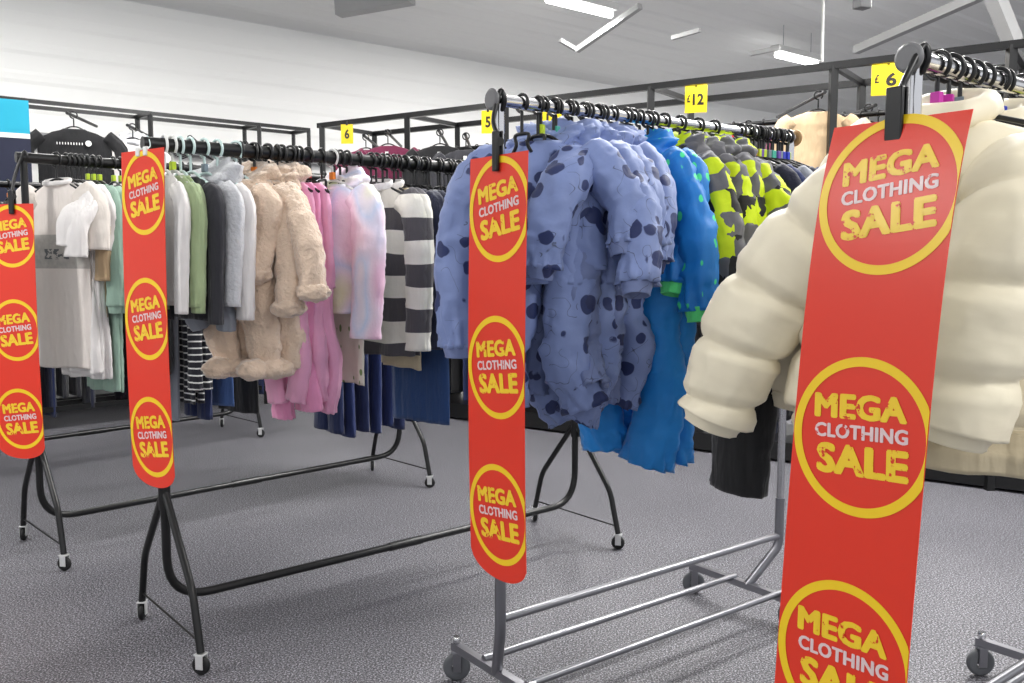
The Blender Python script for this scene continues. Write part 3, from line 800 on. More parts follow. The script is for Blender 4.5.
for k, rk, word in (('A', A, 'middle black rack'), ('B', B, 'left black rack'), ('C', Cc, 'snowsuit rack'), ('E', Ee, 'cream jacket rack')):
    tp, yw = TOPS[k]; q = rk.pt(-0.012, 0)
    dx = {'A': 0, 'B': .02, 'C': .0, 'E': -.005}[k]
    cp = tp + Vector((math.cos(yw), math.sin(yw), 0)) * dx
    if k in 'CE': sign_clip(cp, yw, 'black plastic clip holding the sale sign on the ' + word, h=.12 if k == 'C' else .1, rail=loc2(cp, yw, q))
    elif k == 'B': sign_clip(cp, yw, 'black plastic clip holding the sale sign on the ' + word, rail=loc2(cp, yw, q))
    else:
        r = empty('sign_tie', cp, yw, 'clear plastic tie holding the top of the second sign from left', 'tie')
        MB().box((-.035, -.006, -.02), (-.012, .006, .01)).box((.012, -.006, -.02), (.035, .006, .01)).build('sticky_tab', white_label, r, True, bevel=.003)
        e = loc2(cp, yw, q)
        MB().tube(catmull([(-.02, 0, 0), tuple(e * .6), tuple(e + Vector((0, 0, .026))), tuple(e * .6 + Vector((.03, 0, 0))), (.02, 0, 0)], 16), .002, 6).build('loop', clear_plastic, r)

# ------------------------------------------------------------ the four racks in front and the two behind
black_rack(A, 'black wheeled clothes rack in the middle carrying the teddy suits and pink sets', None)
black_rack(B, 'black wheeled clothes rack on the left carrying the off white tops', None)
black_rack(Dk, 'black wheeled clothes rack behind the left rack, second row back', None)
chrome_rack(Cc, 'chrome clothes rack carrying the blue printed snowsuits', None)
chrome_rack(Ee, 'chrome clothes rack at right carrying the cream padded jackets', None)

def put(rk, t, fn, name, label, *a, hk=('black', None), hw=0.14, hanger=True, jit=0.06, short=None, yawo=0.0, group=None, **k):
    y = rk.yaw + R.uniform(-jit, jit) + yawo
    p = rk.pt(t)
    g = fn(name, label, *a, p, y, group=group, **k)
    if hanger:
        hang(p, y, '%s plastic hanger holding the %s' % ({'black': 'black', 'white': 'white', 'clear': 'pale clear'}[hk[0]], ' '.join((short or label).split()[:11])), (group + ' hangers') if group else None, (hk[0], hk[1], rk.rr), hw)
    return g
def top(name, label, loc, yaw, cat='shirt', mats=None, **k): return top_garment(name, label, cat, mats, loc, yaw, **k)
def trs(name, label, loc, yaw, mat=None, **k): return trousers(name, label, mat, loc, yaw, **k)

# ---- rack E: cream padded jackets
def puffer(rk, t, label, short, seed, yawo=0, near=None, far=None, mk=None, group=None):
    paths = {}
    if far: paths[-1] = far
    if near: paths[1] = near
    return put(rk, t, top, 'padded_jacket', label, cat='jacket', mats=(cream_puff, cream_puff), L=0.66, sh=0.26, hem=0.33, T=0.085, sl=0.62, sr=0.118, sr2=0.095, spl=0.45, fwd=0.06, wave=0.006, fold=0.012, puff=(0.165, 0.024, 0.06), wr=0.003, soft=True, seed=seed, cuff=cream_puff, collar=(cream_puff, 0.06, 0.026), zipm=beige_puff, hemband=(beige_puff, 0.10), drop=0.10, flat=0.85, hk=('black', mk), hw=.2, short=short, yawo=yawo, paths=paths, jit=0, group=group)
puffer(Ee, 0.14, 'cream padded jacket nearest the large sale sign, its left sleeve hanging free', 'nearest cream padded jacket', 3, mk='magenta', yawo=.26,
       far=[(-0.12, 0, SH - .13), (-0.31, -0.01, SH - .30), (-0.44, -0.02, SH - .50), (-0.51, -0.03, SH - .70)],
       near=[(0.17, -.02, SH - .12), (0.17, -0.13, SH - .22), (0.12, -0.17, SH - .42), (0.075, -0.18, SH - .64)])
puffer(Ee, 0.36, 'cream padded jacket second along the right chrome rail, behind the nearest one', 'second cream padded jacket', 8, mk='grey', yawo=.15,
       near=[(0.17, -.02, SH - .12), (0.19, -0.12, SH - .24), (0.16, -0.17, SH - .44), (0.10, -0.18, SH - .70)])
puffer(Ee, 0.56, 'cream padded jacket third along the right chrome rail, cut by the right edge', 'third cream padded jacket', 12, mk='lime')
put(Ee, 0.24, top, 'black_jumper', 'black jumper behind the nearest cream jacket, one long sleeve hanging below it', cat='jumper', mats=black_m, L=.62, sh=.25, hem=.24, T=.03, sl=.6, sr=.09, sr2=.085, seed=4, short='black jumper behind the nearest cream jacket', jit=0, yawo=.1,
    paths={-1: [(-.21, 0, SH - .10), (-.38, .0, SH - .25), (-.52, .0, SH - .55), (-.57, .0, SH - .94)], 1: [(.21, 0, SH - .1), (.26, 0, SH - .2), (.25, 0, SH - .35), (.22, 0, SH - .5)]})
for i, (t, mk) in enumerate(((.76, 'blue'), (.83, 'lime'), (.90, 'blue'), (.97, None), (1.04, 'blue'))):
    put(Ee, t, top, 'padded_jacket', 'cream padded jacket farther along the right chrome rail, mostly hidden', cat='jacket', mats=cream_puff, L=0.6, sh=.22, hem=.23, T=.03, sl=.5, sr=.06, sr2=.05, puff=(.13, .015, 0), wr=.004, seed=20 + i, low=True, hk=('black', mk), short='hidden cream padded jackets', group='cream jackets at the far end of the right rail')

# ---- rack C
def suit(rk, px, label, short, seed, mk=None, L=0.40, Ll=0.42, mats=None, legm=None, sl=0.36, hood=None, cuff=None, sh=.155, paths=None, T=.05, yawo=0, group=None, sr=.072, sr2=.055, spl=.8, name='snowsuit', hem=.17, lr=(.08, .066), fwd=.05):
    return put(rk, rk.s_at(px), top, name, label, cat='snowsuit' if name == 'snowsuit' else 'jacket', mats=mats, L=L, sh=sh, hem=hem, T=T, sl=sl, sr=sr, sr2=sr2, spl=spl, fwd=fwd, wave=.006, fold=.010, wr=.009, seed=seed, hood=hood, cuff=cuff, legs=(legm, Ll, lr[0], lr[1]) if legm else None, legrs=.5 if legm == bright_blue else 1, hk=('black', mk), hw=.12, short=short, paths=paths, yawo=yawo, jit=.05, flat=.8, drop=.07, group=group, rs=.35)
bl = [(541, 'nearest the sale sign', .50, .42, .36), (556, 'second behind the sale sign', .22, .38, .37), (572, 'third behind the sale sign', .30, .42, .40), (588, 'fourth along', .12, .36, .40), (602, 'last beside the bright blue suits', .2, .42, .36)]
for i, (px, w_, yo, L_, ll) in enumerate(bl):
    suit(Cc, px, 'periwinkle blue snowsuit with navy blotch print, ' + w_, 'periwinkle snowsuit ' + w_, 30 + i * 3, mk=('lime', 'teal', None, 'lime', None)[i], mats=(blue_print, blue_print), legm=blue_print_b if i % 2 else blue_print, hood=blue_print, cuff=blue_print_b, T=.055, sl=(.31, .28, .36, .30, .27)[i], spl=(.9, .9, .7, .7, .6)[i], L=L_, Ll=ll, yawo=yo,
         paths={-1: [(-.12, 0, SH - .06), (-.21, -.02, SH - .12), (-.27, -.03, SH - .30), (-.27, -.03, SH - .62)], 1: [(.12, 0, SH - .06), (.11, -.09, SH - .13), (.07, -.125, SH - .25), (.055, -.13, SH - .37)]} if i == 0 else None)
for i, px in enumerate((632, 648)):
    w_ = ('beside the periwinkle ones', 'beside the block print jackets')[i]
    suit(Cc, px, 'bright blue snowsuit, mint motifs and mint cuffs, ' + w_, 'bright blue snowsuit ' + w_, 50 + i * 7, mats=(bright_print, bright_print), legm=bright_blue, cuff=mint, L=.46, Ll=.53, sl=.40, hood=None if i else bright_print, T=.05, sr=.065, sr2=.055, lr=(.095, .088), hem=.19, fwd=.06, yawo=.25 - .1 * i, spl=.35)
for i, px in enumerate((664, 680, 698, 714)):
    w_ = ('nearest the bright blue suits', 'second of the four', 'third of the four', 'farthest of the four')[i]
    suit(Cc, px, 'yellow, grey and black block print jacket, ' + w_, 'block print jacket ' + w_, 70 + i * 5, mk=(None, 'red', None, 'teal')[i], mats=(camo_cloth, camo_cloth), hood=camo_cloth, L=.52, sl=.50, name='block_print_jacket', T=.05, sr=.062, sr2=.05, sh=.18, spl=.45, yawo=.1)
cols = ['blue', 'blue', 'purple', 'teal', 'grey', 'lime', 'lime', 'red', 'blue', 'blue']
for i, px in enumerate((740, 750, 761, 772, 780, 788)):
    m = (navy, royal, grey_m, navy, royal, navy)[i]
    put(Cc, Cc.s_at(px), top, 'school_jumper', 'plain %s jumper near the wooden end of the snowsuit rail' % ('grey' if m == grey_m else 'navy'), cat='jumper', mats=m, L=.5, sh=.19, hem=.19, T=.015, sl=.45, sr=.04, sr2=.035, spl=.5, seed=400 + i, hk=('black', cols[i]), hw=.16, short='%s jumper near the wooden rail end' % ('grey' if m == grey_m else 'navy'), low=True, group=None if m == grey_m else 'navy jumpers at the far end of the snowsuit rail', drop=.08)
for i in range(9):
    y = Cc.yaw + R.uniform(-.08, .08)
    hang(Cc.pt(Cc.L - .02 - .028 * i), y, 'black hanger with coloured size marker crowded at the far end of the snowsuit rail', 'spare hangers at the far end of the snowsuit rail', ('black', cols[i], Cc.rr), .12)

for i in range(5):
    hang(Ee.pt(.09 + .10 * i), Ee.yaw + R.uniform(-.3, .3), 'black hanger with coloured size marker between the cream jackets', 'spare hangers between the cream jackets', ('black', ('magenta', 'grey', 'lime', 'blue', None)[i % 5], Ee.rr), .05)
for i in range(22):
    hang(A.pt(A.s_at(240) + .055 * i), A.yaw + R.uniform(-.15, .15), 'black hanger crowded between the garments of the middle black rail', 'spare hangers on the middle black rail', ('black', None, A.rr), .05)
for i in range(10):
    hang(Cc.pt(.08 + .06 * i), Cc.yaw + R.uniform(-.2, .2), 'black hanger crowded between the periwinkle snowsuits', 'spare hangers between the snowsuits', ('black', None, Cc.rr), .04)
# ---- rack A
def putA(px, *a, **k): return put(A, A.s_at(px), *a, **k)
putA(164, top, 'long_sleeve_shirt', 'white long top with green edge hanging just behind the second sign', mats=white_tee_m, L=.45, sh=.13, hem=.14, T=.014, sl=.42, sr=.035, sr2=.028, seed=2, hk=('white', None), hw=.12, short='white top just behind the second sign')
putA(172, top, 'long_sleeve_shirt', 'pale green top behind the white one, near end of the middle rack', mats=green, L=.42, sh=.13, hem=.14, T=.014, sl=.40, sr=.035, sr2=.028, seed=5, hk=('white', 'lime'), hw=.12, short='first pale green top', yawo=.1)
putA(180, top, 'long_sleeve_shirt', 'pale green top next to the charcoal top on the middle rack', mats=green, L=.44, sh=.13, hem=.14, T=.014, sl=.42, sr=.035, sr2=.028, seed=9, hk=('clear', None), hw=.12, short='second pale green top')
putA(190, top, 'long_sleeve_shirt', 'charcoal top hanging beside the pale green tops', mats=charcoal, L=.50, sh=.15, hem=.17, T=.018, sl=.46, sr=.04, sr2=.03, seed=12, hk=('clear', None), short='charcoal top', yawo=.15)
putA(204, top, 'fleece_hoodie', 'pale grey fleece top between the charcoal top and teddy suits', mats=white_fleece, L=.40, sh=.15, hem=.16, T=.03, sl=.40, sr=.05, sr2=.04, seed=14, hk=('clear', 'grey'), short='pale grey fleece top', hood=white_fleece, soft=True, legs=(grey_m, .14, .05, .045), yawo=.2)
putA(217, top, 'long_sleeve_shirt', 'white long sleeved top just left of the teddy suits', mats=white_tee_m, L=.46, sh=.14, hem=.15, T=.018, sl=.45, sr=.042, sr2=.036, seed=17, hk=('clear', None), short='white long sleeved top', yawo=.2)
for i, px in enumerate((236, 254, 267)):
    w_ = ('first, beside the white top', 'middle one', 'last, beside the pink sets')[i]
    sl_ = (.34, .36, .33)[i]; sp = (.05, .15, .5)[i]
    g = putA(px, top, 'teddy_suit', 'fluffy beige teddy suit with hood and padded feet, ' + w_, cat='all in one suit', mats=teddy, L=.40, sh=.13, hem=.15, T=.06, sl=sl_, sr=.056, sr2=.052, spl=sp, fwd=.05, wr=.007, soft=True, rs=.3, legrs=.25, seed=40 + i * 3, hood=teddy, legs=(teddy, .29, .08, .055), hk=('clear', 'teal') if i == 0 else ('black', 'orange'), hw=.12, short='teddy suit, ' + w_, flat=.9, hollow=False, yawo=(.55, .5, .25)[i], drop=.08)
    for sd in (-1, 1):
        blob('foot', teddy, g, (sd * .078, -.03, SH - .40 - .29), (.058, .075, .040), seed=i + sd, wr=.15)
        blob('mitten', teddy, g, tuple(g['e%d' % sd]), (.062, .058, .038), seed=i + sd + 4, wr=.2)
putA(277, top, 'brown_shirt', 'brown top hanging between teddy suits and pink sets', mats=brown, L=.6, sh=.14, hem=.14, T=.012, sl=.4, sr=.03, sr2=.028, seed=19, short='brown top')
for i, px in enumerate((281, 290, 299, 308)):
    w_ = ('nearest the teddy suits', 'second', 'third', 'nearest the tie dye hoodie')[i]
    g = putA(px, top, 'pink_lounge_set', 'pink jersey top and trousers set with grey lettering, %s of four' % w_, cat='clothing set', mats=pink if i % 2 else pink_dark, L=.40, sh=.125, hem=.135, T=.03, sl=0, sr=.038, sr2=.034, spl=.02, seed=60 + i, legs=(pink if i != 1 else pink_dark, .44 + .05 * (i % 2), .062, .05), hk=('black', 'red' if i == 3 else None), hw=.12, short='pink set, %s of four' % w_, yawo=.2, rs=.2)
    text_mesh('lettering', 'IIIIII', grey_m, g, 0.0, SH - .40, .02, .12, 0, -.06, .03)
putA(332, top, 'hoodie', 'pastel pink tie dye fleece hoodie with wide sleeves', cat='hoodie', mats=tie_dye, L=.50, sh=.17, hem=.18, T=.055, sl=.54, sr=.072, sr2=.068, spl=.15, fwd=.06, wr=.005, soft=True, seed=80, hood=tie_dye, hk=('white', 'orange'), hw=.15, short='tie dye hoodie', yawo=.3, drop=.08)
putA(340, top, 'floral_shirt', 'white floral top behind the tie dye hoodie', mats=floral, L=.78, sh=.13, hem=.15, T=.012, sl=.0, seed=81, short='white floral top')
for i, px in enumerate((376, 387)):
    putA(px, top, 'striped_jumper', 'cream jumper with wide charcoal stripes, %s' % ('nearer one' if i == 0 else 'one behind the nearer jumper'), cat='jumper', mats=(jumper_stripe, jumper_stripe_s), L=.68, sh=.18, hem=.18, T=.03, sl=.60, sr=.06, sr2=.05, spl=.15, fwd=.04, wr=.004, soft=True, seed=90 + i, hk=('black', None), hw=.16, short='%s striped jumper' % ('nearer' if i == 0 else 'farther'), collar=(white_tee_m, .03, .008), yawo=.35 - .2 * i, drop=.07)
putA(398, top, 'knit_jumper', 'beige knit with thin black stripes beside the navy cardigan', cat='jumper', mats=beige_stripe, L=.74, sh=.15, hem=.16, T=.02, sl=.6, sr=.045, sr2=.04, seed=94, short='beige striped knit')
for i, px in enumerate((404, 413)):
    putA(px, top, 'cardigan', 'dark navy knitted cardigan, %s' % ('beside the striped jumpers' if i == 0 else 'behind the first cardigan'), cat='cardigan', mats=navy, L=.66, sh=.17, hem=.18, T=.03, sl=.6, sr=.055, sr2=.048, fwd=.04, seed=96 + i, short='%s navy cardigan' % ('first' if i == 0 else 'second'), yawo=.1, soft=True, drop=.07)
putA(424, top, 'padded_jacket', 'dark navy padded jacket beside the blue printed sleeves', cat='jacket', mats=navy_puff, L=.65, sh=.18, hem=.19, T=.05, sl=.6, sr=.065, sr2=.055, puff=(.09, .014, 0), wr=.004, soft=True, seed=99, short='navy padded jacket')
putA(417, trs, 'denim_skirt', 'dark denim skirt beside the navy padded jacket on the middle rack', mat=denim, L=1.02, w=.16, skirt=True, seed=5, cat='skirt', short='dark denim skirt', yawo=.25)
for i, px in enumerate((440, 452, 462, 474, 486, 498, 510)):
    putA(px, top, 'dark_sweatshirt', 'dark top on the middle rack hidden behind the third sale sign', mats=(navy, charcoal, black_m)[i % 3], L=.6, sh=.17, hem=.17, T=.03, sl=.5, sr=.05, sr2=.045, seed=500 + i, low=True, short='dark tops behind the third sign', group='dark tops behind the third sign')
# ---- rack B
def putB(px, *a, **k): return put(B, B.s_at(px), *a, **k)
putB(56, top, 'graphic_tshirt', 'off white T-shirt with faded grey print, front one on the left rack', cat='T-shirt', mats=(print_tee, cream_tee), L=.86, sh=.19, hem=.19, T=.022, drop=.09, sl=.26, sr=.075, sr2=.07, spl=.3, wave=.012, fold=.012, seed=101, short='front off white T-shirt', jit=.0, yawo=.42, collar=(white_tee_m, .02, .005))
for i, px in enumerate((66, 71, 76, 81)):
    w_ = ('second from the front', 'third from the front', 'fourth from the front', 'next to the beige top')[i]
    putB(px, top, 'long_tshirt', 'white T-shirt on the left rack, ' + w_, cat='T-shirt', mats=white_tee_m, L=.88 + .03 * (i % 2), sh=.18, hem=.18, T=.02, sl=.27, sr=.06, sr2=.06, spl=.3, wave=.014, fold=.016, seed=105 + i, yawo=.2, drop=.09, rs=.4, short='white T-shirt, ' + w_)
putB(87, top, 'long_tshirt', 'beige top between the white T-shirts and the sage cardigan', mats=beige_m, L=.88, sh=.18, hem=.17, T=.018, sl=.4, sr=.05, sr2=.045, seed=110, hk=('black', 'lime'), short='beige top')
for i, px in enumerate((93, 99)):
    putB(px, top, 'rib_cardigan', 'sage green ribbed cardigan, %s one' % ('nearer' if i == 0 else 'farther'), cat='cardigan', mats=sage, L=.98, sh=.18, hem=.17, T=.022, sl=.52, sr=.055, sr2=.05, seed=112 + i, yawo=.1, drop=.08, hk=('black', 'lime'), short='%s sage green cardigan' % ('nearer' if i == 0 else 'farther'), cuff=sage)
for i, px in enumerate((113, 120, 128, 136, 144, 152)):
    putB(px, top, 'black_sweatshirt', 'black top hanging either side of the second sale sign on the left rack', mats=black_m if i % 3 != 1 else charcoal, L=.92, sh=.17, hem=.17, T=.018, sl=.5, sr=.05, sr2=.04, seed=116 + i, hk=('black', 'lime'), short='black tops beside the second sign', group='black tops behind the second sign')
putB(160, trs, 'leggings', 'grey marl leggings seen below the pale green tops', mat=grey_m, L=1.15, w=.13, r1=.05, r2=.04, seed=31, hk=('black', None), short='grey marl leggings')
for i, px in enumerate((172, 181)):
    putB(px, top, 'striped_shirt', 'black top with fine white stripes, %s one' % ('nearer' if i == 0 else 'farther'), mats=tee_stripe, L=1.08, sh=.16, hem=.17, T=.016, sl=.95, sr=.05, sr2=.045, seed=120 + i, hk=('black', 'orange'), short='%s fine striped top' % ('nearer' if i == 0 else 'farther'))
putB(190, trs, 'jeans', 'dark blue jeans hanging beside the fine striped tops', mat=denim_d, L=1.16, w=.15, r1=.07, r2=.06, seed=33, cat='jeans', short='dark blue jeans')
putB(207, trs, 'denim_skirt', 'mid blue denim skirt seen below the teddy suits', mat=denim_l, L=1.16, w=.15, skirt=True, seed=35, cat='skirt', short='mid blue denim skirt', yawo=.2)
putB(232, trs, 'black_skirt', 'long black skirt seen below the teddy suits', mat=black_m, L=1.22, w=.16, skirt=True, seed=36, cat='skirt', short='long black skirt', yawo=.2)
bits = [(246, navy, .95), (256, black_m, 1.0), (266, charcoal, .95), (276, black_m, .95), (286, navy, 1.0), (296, charcoal, .9), (308, denim_d, 1.1), (324, denim_d, 1.34), (336, royal, 1.37), (350, denim_d, 1.35), (362, royal, 1.37), (374, royal, 1.34), (386, denim_d, 1.37), (400, royal, 1.34)]
for i, (px, m, Lb) in enumerate(bits):
    if m in (navy, black_m, charcoal):
        putB(px, top, 'dark_sweatshirt', 'dark long top hanging behind the pink sets on the left rack', mats=m, L=Lb, sh=.17, hem=.17, T=.02, sl=.5, sr=.05, sr2=.04, seed=130 + i, group='dark tops behind the pink sets', short='dark tops behind the pink sets')
    else:
        putB(px, trs, 'jeans', 'navy trousers hanging low behind the striped jumpers', mat=m, L=Lb, w=.17, r1=.08, r2=.075, T=.022, seed=140 + i, cat='jeans', group='navy trousers behind the striped jumpers', short='navy trousers behind the striped jumpers')
# ---- racks D and K
pal = [black_m, charcoal, navy, denim_d, dkpat, black_m, tee_stripe, grey_m, navy]
for rk, n, nm in ((Dk, 22, 'second row back'),):
    protos = []
    for i in range(n):
        t = .08 + (rk.L - .15) * i / (n - 1)
        p = rk.pt(t); y = rk.yaw + R.uniform(-.08, .08)
        lb = 'dark top hanging on the %s behind the left rack' % nm
        if i < 6:
            g = top_garment('dark_sweatshirt', lb, 'shirt', pal[i % 9] if nm[0] == 's' else pal[(i + 2) % 9], p, y, L=.62, sh=.17, hem=.17, T=.022, sl=.45, sr=.05, sr2=.04, seed=200 + i, low=True, group='dark tops on the ' + nm)
            index_kids(g); protos.append(g)
        else:
            g = copy_tree(protos[i % 6]); g.location = p; g.rotation_euler = (0, 0, y)
        hang(p, y, 'black hanger on the %s behind the left rack' % nm, 'hangers on the ' + nm, ('black', ('orange', 'lime', None, 'orange', None, 'teal')[i % 6], rk.rr), .14)

# ------------------------------------------------------------ perimeter frames
def frame_run(name, a, b, z, posts, depth, label, sgn=1, hz=0.25, bw=.022):
    a = Vector(a).to_3d(); b = Vector(b).to_3d(); a.z = b.z = 0
    d = (b - a).normalized(); q = Vector((-d.y, d.x, 0)) * sgn; L = (b - a).length
    r = empty(name, a, 0, label, 'display frame')
    pt = lambda t, o_, zz: tuple(d * t + q * o_ + Vector((0, 0, zz)))
    for o_ in (0, depth):
        MB().tube([pt(-.0, o_, z), pt(L, o_, z)], bw, square=True).build('top_bar', black_metal, r, False)
    ts = []
    for px in posts:
        u0, u1 = 0.0, L
        for _ in range(30):
            m = (u0 + u1) / 2
            if proj_x(a + d * m + Vector((0, 0, z))) < px: u0 = m
            else: u1 = m
        ts.append(u0)
    for t in ts:
        for o_ in (0, depth):
            MB().tube([pt(t, o_, 0), pt(t, o_, z)], bw * 1.05, square=True).build('post', black_metal, r, False)
        MB().tube([pt(t, 0, z), pt(t, depth, z)], .018, square=True).build('cross_bar', black_metal, r, False)
    MB().tube([pt(0, depth * .5, z - hz), pt(L, depth * .5, z - hz)], .018, 12).build('hanging_rail', black_metal, r)
    V = MB()
    if depth > .5:
        pts = [pt(0, 0, .02), pt(L, 0, .02), pt(L, depth, .02), pt(0, depth, .02)]
        V.v = [Vector(x) for x in pts] + [Vector(x) + Vector((0, 0, .12)) for x in pts]
        V.f = [[0, 3, 2, 1], [4, 5, 6, 7], [0, 1, 5, 4], [1, 2, 6, 5], [2, 3, 7, 6], [3, 0, 4, 7]]
        V.build('base_shelf', black_metal, r, False)
    else:
        for o_ in (0, depth): V.tube([pt(0, o_, .16), pt(L, o_, .16)], .02, square=True)
        V.build('base_bar', black_metal, r, False)
    MB().tube([pt(0, depth * .5, 1.55), pt(L, depth * .5, 1.55)], .018, 12).build('hanging_rail', black_metal, r)
    return a, d, q, L, r
Fa, Fd, Fq, FL, Fr = frame_run('display_frame', (-1.80, 7.20 * YS), (4.2, 3.68 * YS), 2.6, (322, 407, 506, 651, 834, 1012), .7, 'long black square tube display frame running behind the snowsuit and cream jacket racks', 1, .27)
Ga, Gd, Gq, GL, Gr = frame_run('display_frame', (-6.2, 4.20 * YS), (-1.95, 7.42 * YS), 2.6, (-40, 24, 150, 259, 318), .30, 'black square tube display frame standing along the white back wall', 1, .28, .015)
fyaw = math.atan2(Fd.y, Fd.x); gyaw = math.atan2(Gd.y, Gd.x)
spec = []
def frow(a, d, q, off, z, items, yaw, where, grp, L=.5, turn=0):
    for i, (t, m) in enumerate(items):
        p = a + d * t + q * off; p = Vector((p.x, p.y, z)); y = yaw + turn + R.uniform(-.1, .1)
        yield t, m, p, y
# packed rows along the long frame
packs = [maroon, maroon, black_m, dkpat, black_m, floral, beige_m, charcoal]
protos = []
for i in range(46):
    t = .15 + i * .11; p = Fa + Fd * t + Fq * .35; p.z = 2.33
    y = fyaw - PI / 2 + R.uniform(-.1, .1) if i % 5 else fyaw + .2
    if i < 8:
        g = top_garment('hanging_shirt', 'top hanging in the packed row on the long black frame', 'shirt', packs[i], p, y, L=.55, sh=.18, hem=.18, T=.022, sl=.4, sr=.05, sr2=.045, seed=300 + i, low=True, group='tops in the packed row on the long frame')
        index_kids(g); protos.append(g)
    else:
        g = copy_tree(protos[(i * 5) % 8]); g.location = p; g.rotation_euler = (0, 0, y)
    hang(p, y, 'black hanger on the long black frame', 'hangers on the long black frame', ('black', ('orange', 'blue', 'red', None)[i % 4], .018), .14)
lowp = []
for nm, (a, d, q, r, L, dep) in (('long black frame', (Fa, Fd, Fq, Fr, FL, .7)), ('wall frame', (Ga, Gd, Gq, Gr, GL, .3))):
    n = int((L - .5) / .10)
    for i in range(n):
        p = a + d * (.25 + i * .10) + q * dep * .5; p.z = 1.55; y = math.atan2(d.y, d.x) - PI / 2 + R.uniform(-.12, .12)
        if len(lowp) < 6:
            k = len(lowp)
            g = top_garment('dark_sweatshirt', '', 'shirt', (black_m, navy, charcoal, denim_d, black_m, dkpat)[k], p, y, L=(1.15, 1.3, 1.2, 1.35, 1.25, 1.3)[k], sh=.18, hem=.18, T=.025, sl=.5, sr=.05, sr2=.045, seed=600 + k, low=True)
            index_kids(g); lowp.append(g)
        else:
            g = copy_tree(lowp[(i * 5 + i // 3) % 6]); g.location = p; g.rotation_euler = (0, 0, y)
        tag(g, 'dark clothes hanging in the packed lower row of the ' + nm, 'shirt', 'lower row of the ' + nm)
def facing(name, px, py, yd, label, cat, m, W_=.2, L=.55, sl=.45, tagc=None, low=False, **k):
    """garment hung face-on; px, py is its neck"""
    p = at_y(px, py, yd); p.z -= SH
    g = top_garment(name, label, cat, m, p, k.pop('yaw', .25), L=L, sh=W_, hem=W_, T=.03, sl=sl, sr=.055, sr2=.05, seed=int(px), tagc=tagc, **k)
    hang(p, g.rotation_euler[2], 'black hanger holding the ' + short_of(label), None, ('black', None, .018), .14)
    return g, p
def arm(p, q, label):
    rt = Gr if 'wall' in label or 'empty' in label else Fr
    o = MB().tube([p, q], .012, 10).build('hanging_arm', black_metal, rt); o.location = -rt.location
for nm, px, py, yd, lb, ct, m, w_ in (
  ('beige_jumper', 818, 112, 5.0, 'plain beige jumper hung face on below the black frame, left of the large sign', 'jumper', beige_m, .2),
  ('beige_jumper', 868, 124, 5.2, 'second beige jumper partly behind the large sign edge', 'jumper', beige_m, .2),
  ('maroon_shirt', 388, 146, 6.3, 'maroon top hung face on beneath the long black frame', 'shirt', maroon, .22),
  ('maroon_shirt', 366, 150, 6.4, 'maroon top left of the other maroon top beneath the long frame', 'shirt', maroon, .2),
  ('black_sweatshirt', 440, 146, 6.1, 'black top with white tag hung face on beneath the long frame', 'shirt', black_m, .22),
  ('black_sweatshirt', 466, 150, 6.0, 'black top beside the yellow five price card', 'shirt', charcoal, .2)):
    g, p = facing(nm, px, py, yd, lb, ct, m, w_, tagc=white_label if 'black_sweatshirt' in nm or 'maroon' in nm else None, yaw=-.15)
    arm(p + Vector((0.0, -.12, 0)), p + Vector((.0, .9, 0)), 'short black arm carrying the ' + lb)
g, p = facing('black_tshirt', 74, 129, 5.9, 'black T-shirt with white dot hung high against the white wall', 'T-shirt', black_m, .26, L=.6, sl=.20, spl=.6, drop=.07, yaw=.35)
MB().tube([(.10, -.045, SH - .11), (.10, -.04, SH - .11)], .022, 16).build('printed_dot', white_label, g)
text_mesh('printed_line', 'IIIIIIIIII', white_label, g, -.03, SH - .115, .018, .18, 0, -.045, .0)
arm(p + Vector((0, -.1, 0)), p + Vector((-.1, .6, 0)), 'short black arm carrying the black T-shirt on the wall')
g, p = facing('white_hoodie', 133, 140, 6.3, 'white top hung high behind the second sale sign', 'shirt', white_tee_m, .2, yaw=.35, hood=white_fleece)
arm(p + Vector((0, -.1, 0)), p + Vector((-.1, .6, 0)), 'short black arm carrying the white top on the wall')
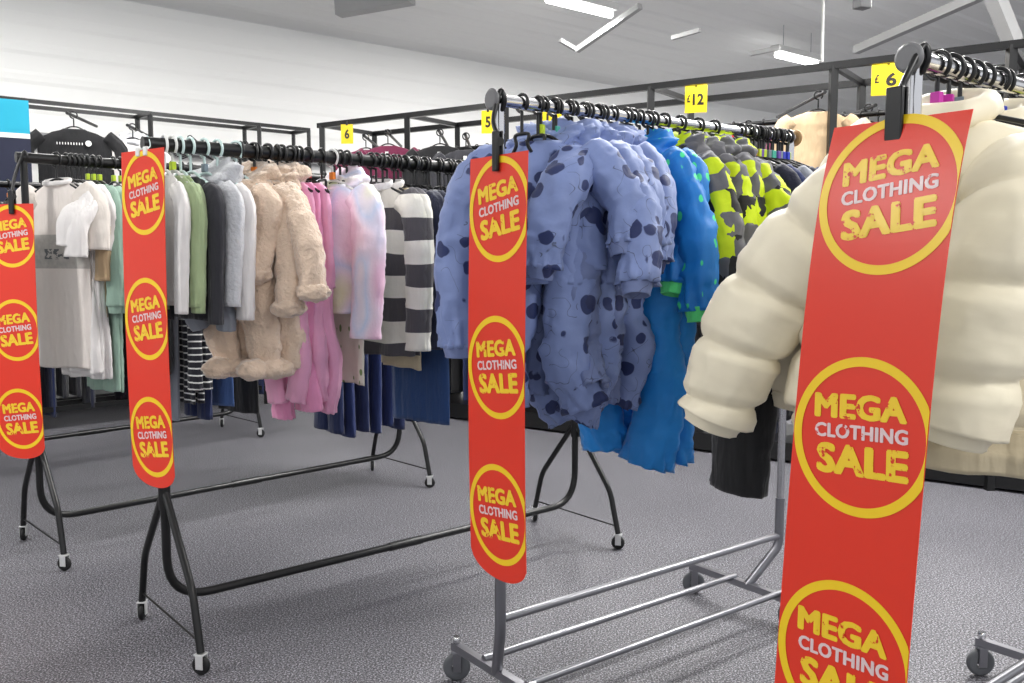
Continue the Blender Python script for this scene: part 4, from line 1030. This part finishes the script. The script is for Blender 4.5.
for px, py, yd in ((190, 138, 6.6), (245, 143, 6.9)):
    p = at_y(px, py, yd)
    arm(p, p + Vector((-.15, .7, -.02)), 'empty black arm on the wall frame at x %s the second sign' % ('beside' if px < 200 else 'farther right of'))
    for k in range(5): hang(p + Vector((-.02 * k, .1 * k, 0)), .35, 'black hanger on an empty wall arm above the middle rack', 'hangers on empty wall arms', ('black', None, .012), .14)
# poster and navy garment at the left edge
r = empty('wall_poster', at_y(-2, 118, 5.6), .6, 'cyan poster above a navy panel cut by the left edge', 'poster')
MB().box((-.25, -.01, -.10), (.20, .01, .14)).build('cyan_panel', cyan_card, r, False)
MB().box((-.25, -.01, -.60), (.20, .01, -.135)).build('navy_panel', plain('navy_card', (18, 24, 52), .5), r, False)
MB().box((-.25, -.011, -.135), (.20, .009, -.10)).build('white_stripe', white_label, r, False)

# price cards
def price(px, py, yd, txt, w_, h_, label, yaw=-.3):
    r = empty('price_card', at_y(px, py, yd), yaw, label, 'price card')
    MB().box((-w_ / 2, 0, -h_ / 2), (w_ / 2, .003, h_ / 2)).build('card', yellow_card, r, False)
    if txt.startswith('£'):
        text_mesh('printed_sign', '£', black_print, r, -w_ * .33, .004, h_ * .28, w_ * .14, 0, -.001, .03)
        text_mesh('printed_price', txt[1:], black_print, r, w_ * .10, -.002, h_ * .42, w_ * (.5 if len(txt) > 2 else .33), 0, -.001, .04)
    else: text_mesh('printed_price', txt, black_print, r, 0, 0, h_ * .5, w_ * (.4 if len(txt) == 1 else .6), 0, -.001, .04)
    MB().box((-.008, -.004, h_ / 2 - .01), (.008, .007, h_ / 2 + .03)).build('clip', black_plastic, r, False)
price(888, 79, 4.9, '£6', .195, .20, 'yellow price card reading £6 behind the large sign clip')
price(696, 99, 5.5, '£12', .155, .19, 'yellow price card reading £12 above the snowsuit rail')
price(488, 122, 5.9, '5', .10, .17, 'small yellow price card reading 5 left of the chrome end cap', -.1)
price(347, 134, 6.9, '6', .11, .17, 'small yellow price card reading 6 at the left end of the long frame', -.1)
price(552, 117, 5.2, '15', .13, .10, 'small yellow card reading 15 just under the snowsuit rail')
for o in bpy.data.objects:
    for k in ('e1', 'e-1'):
        if k in o: del o[k]
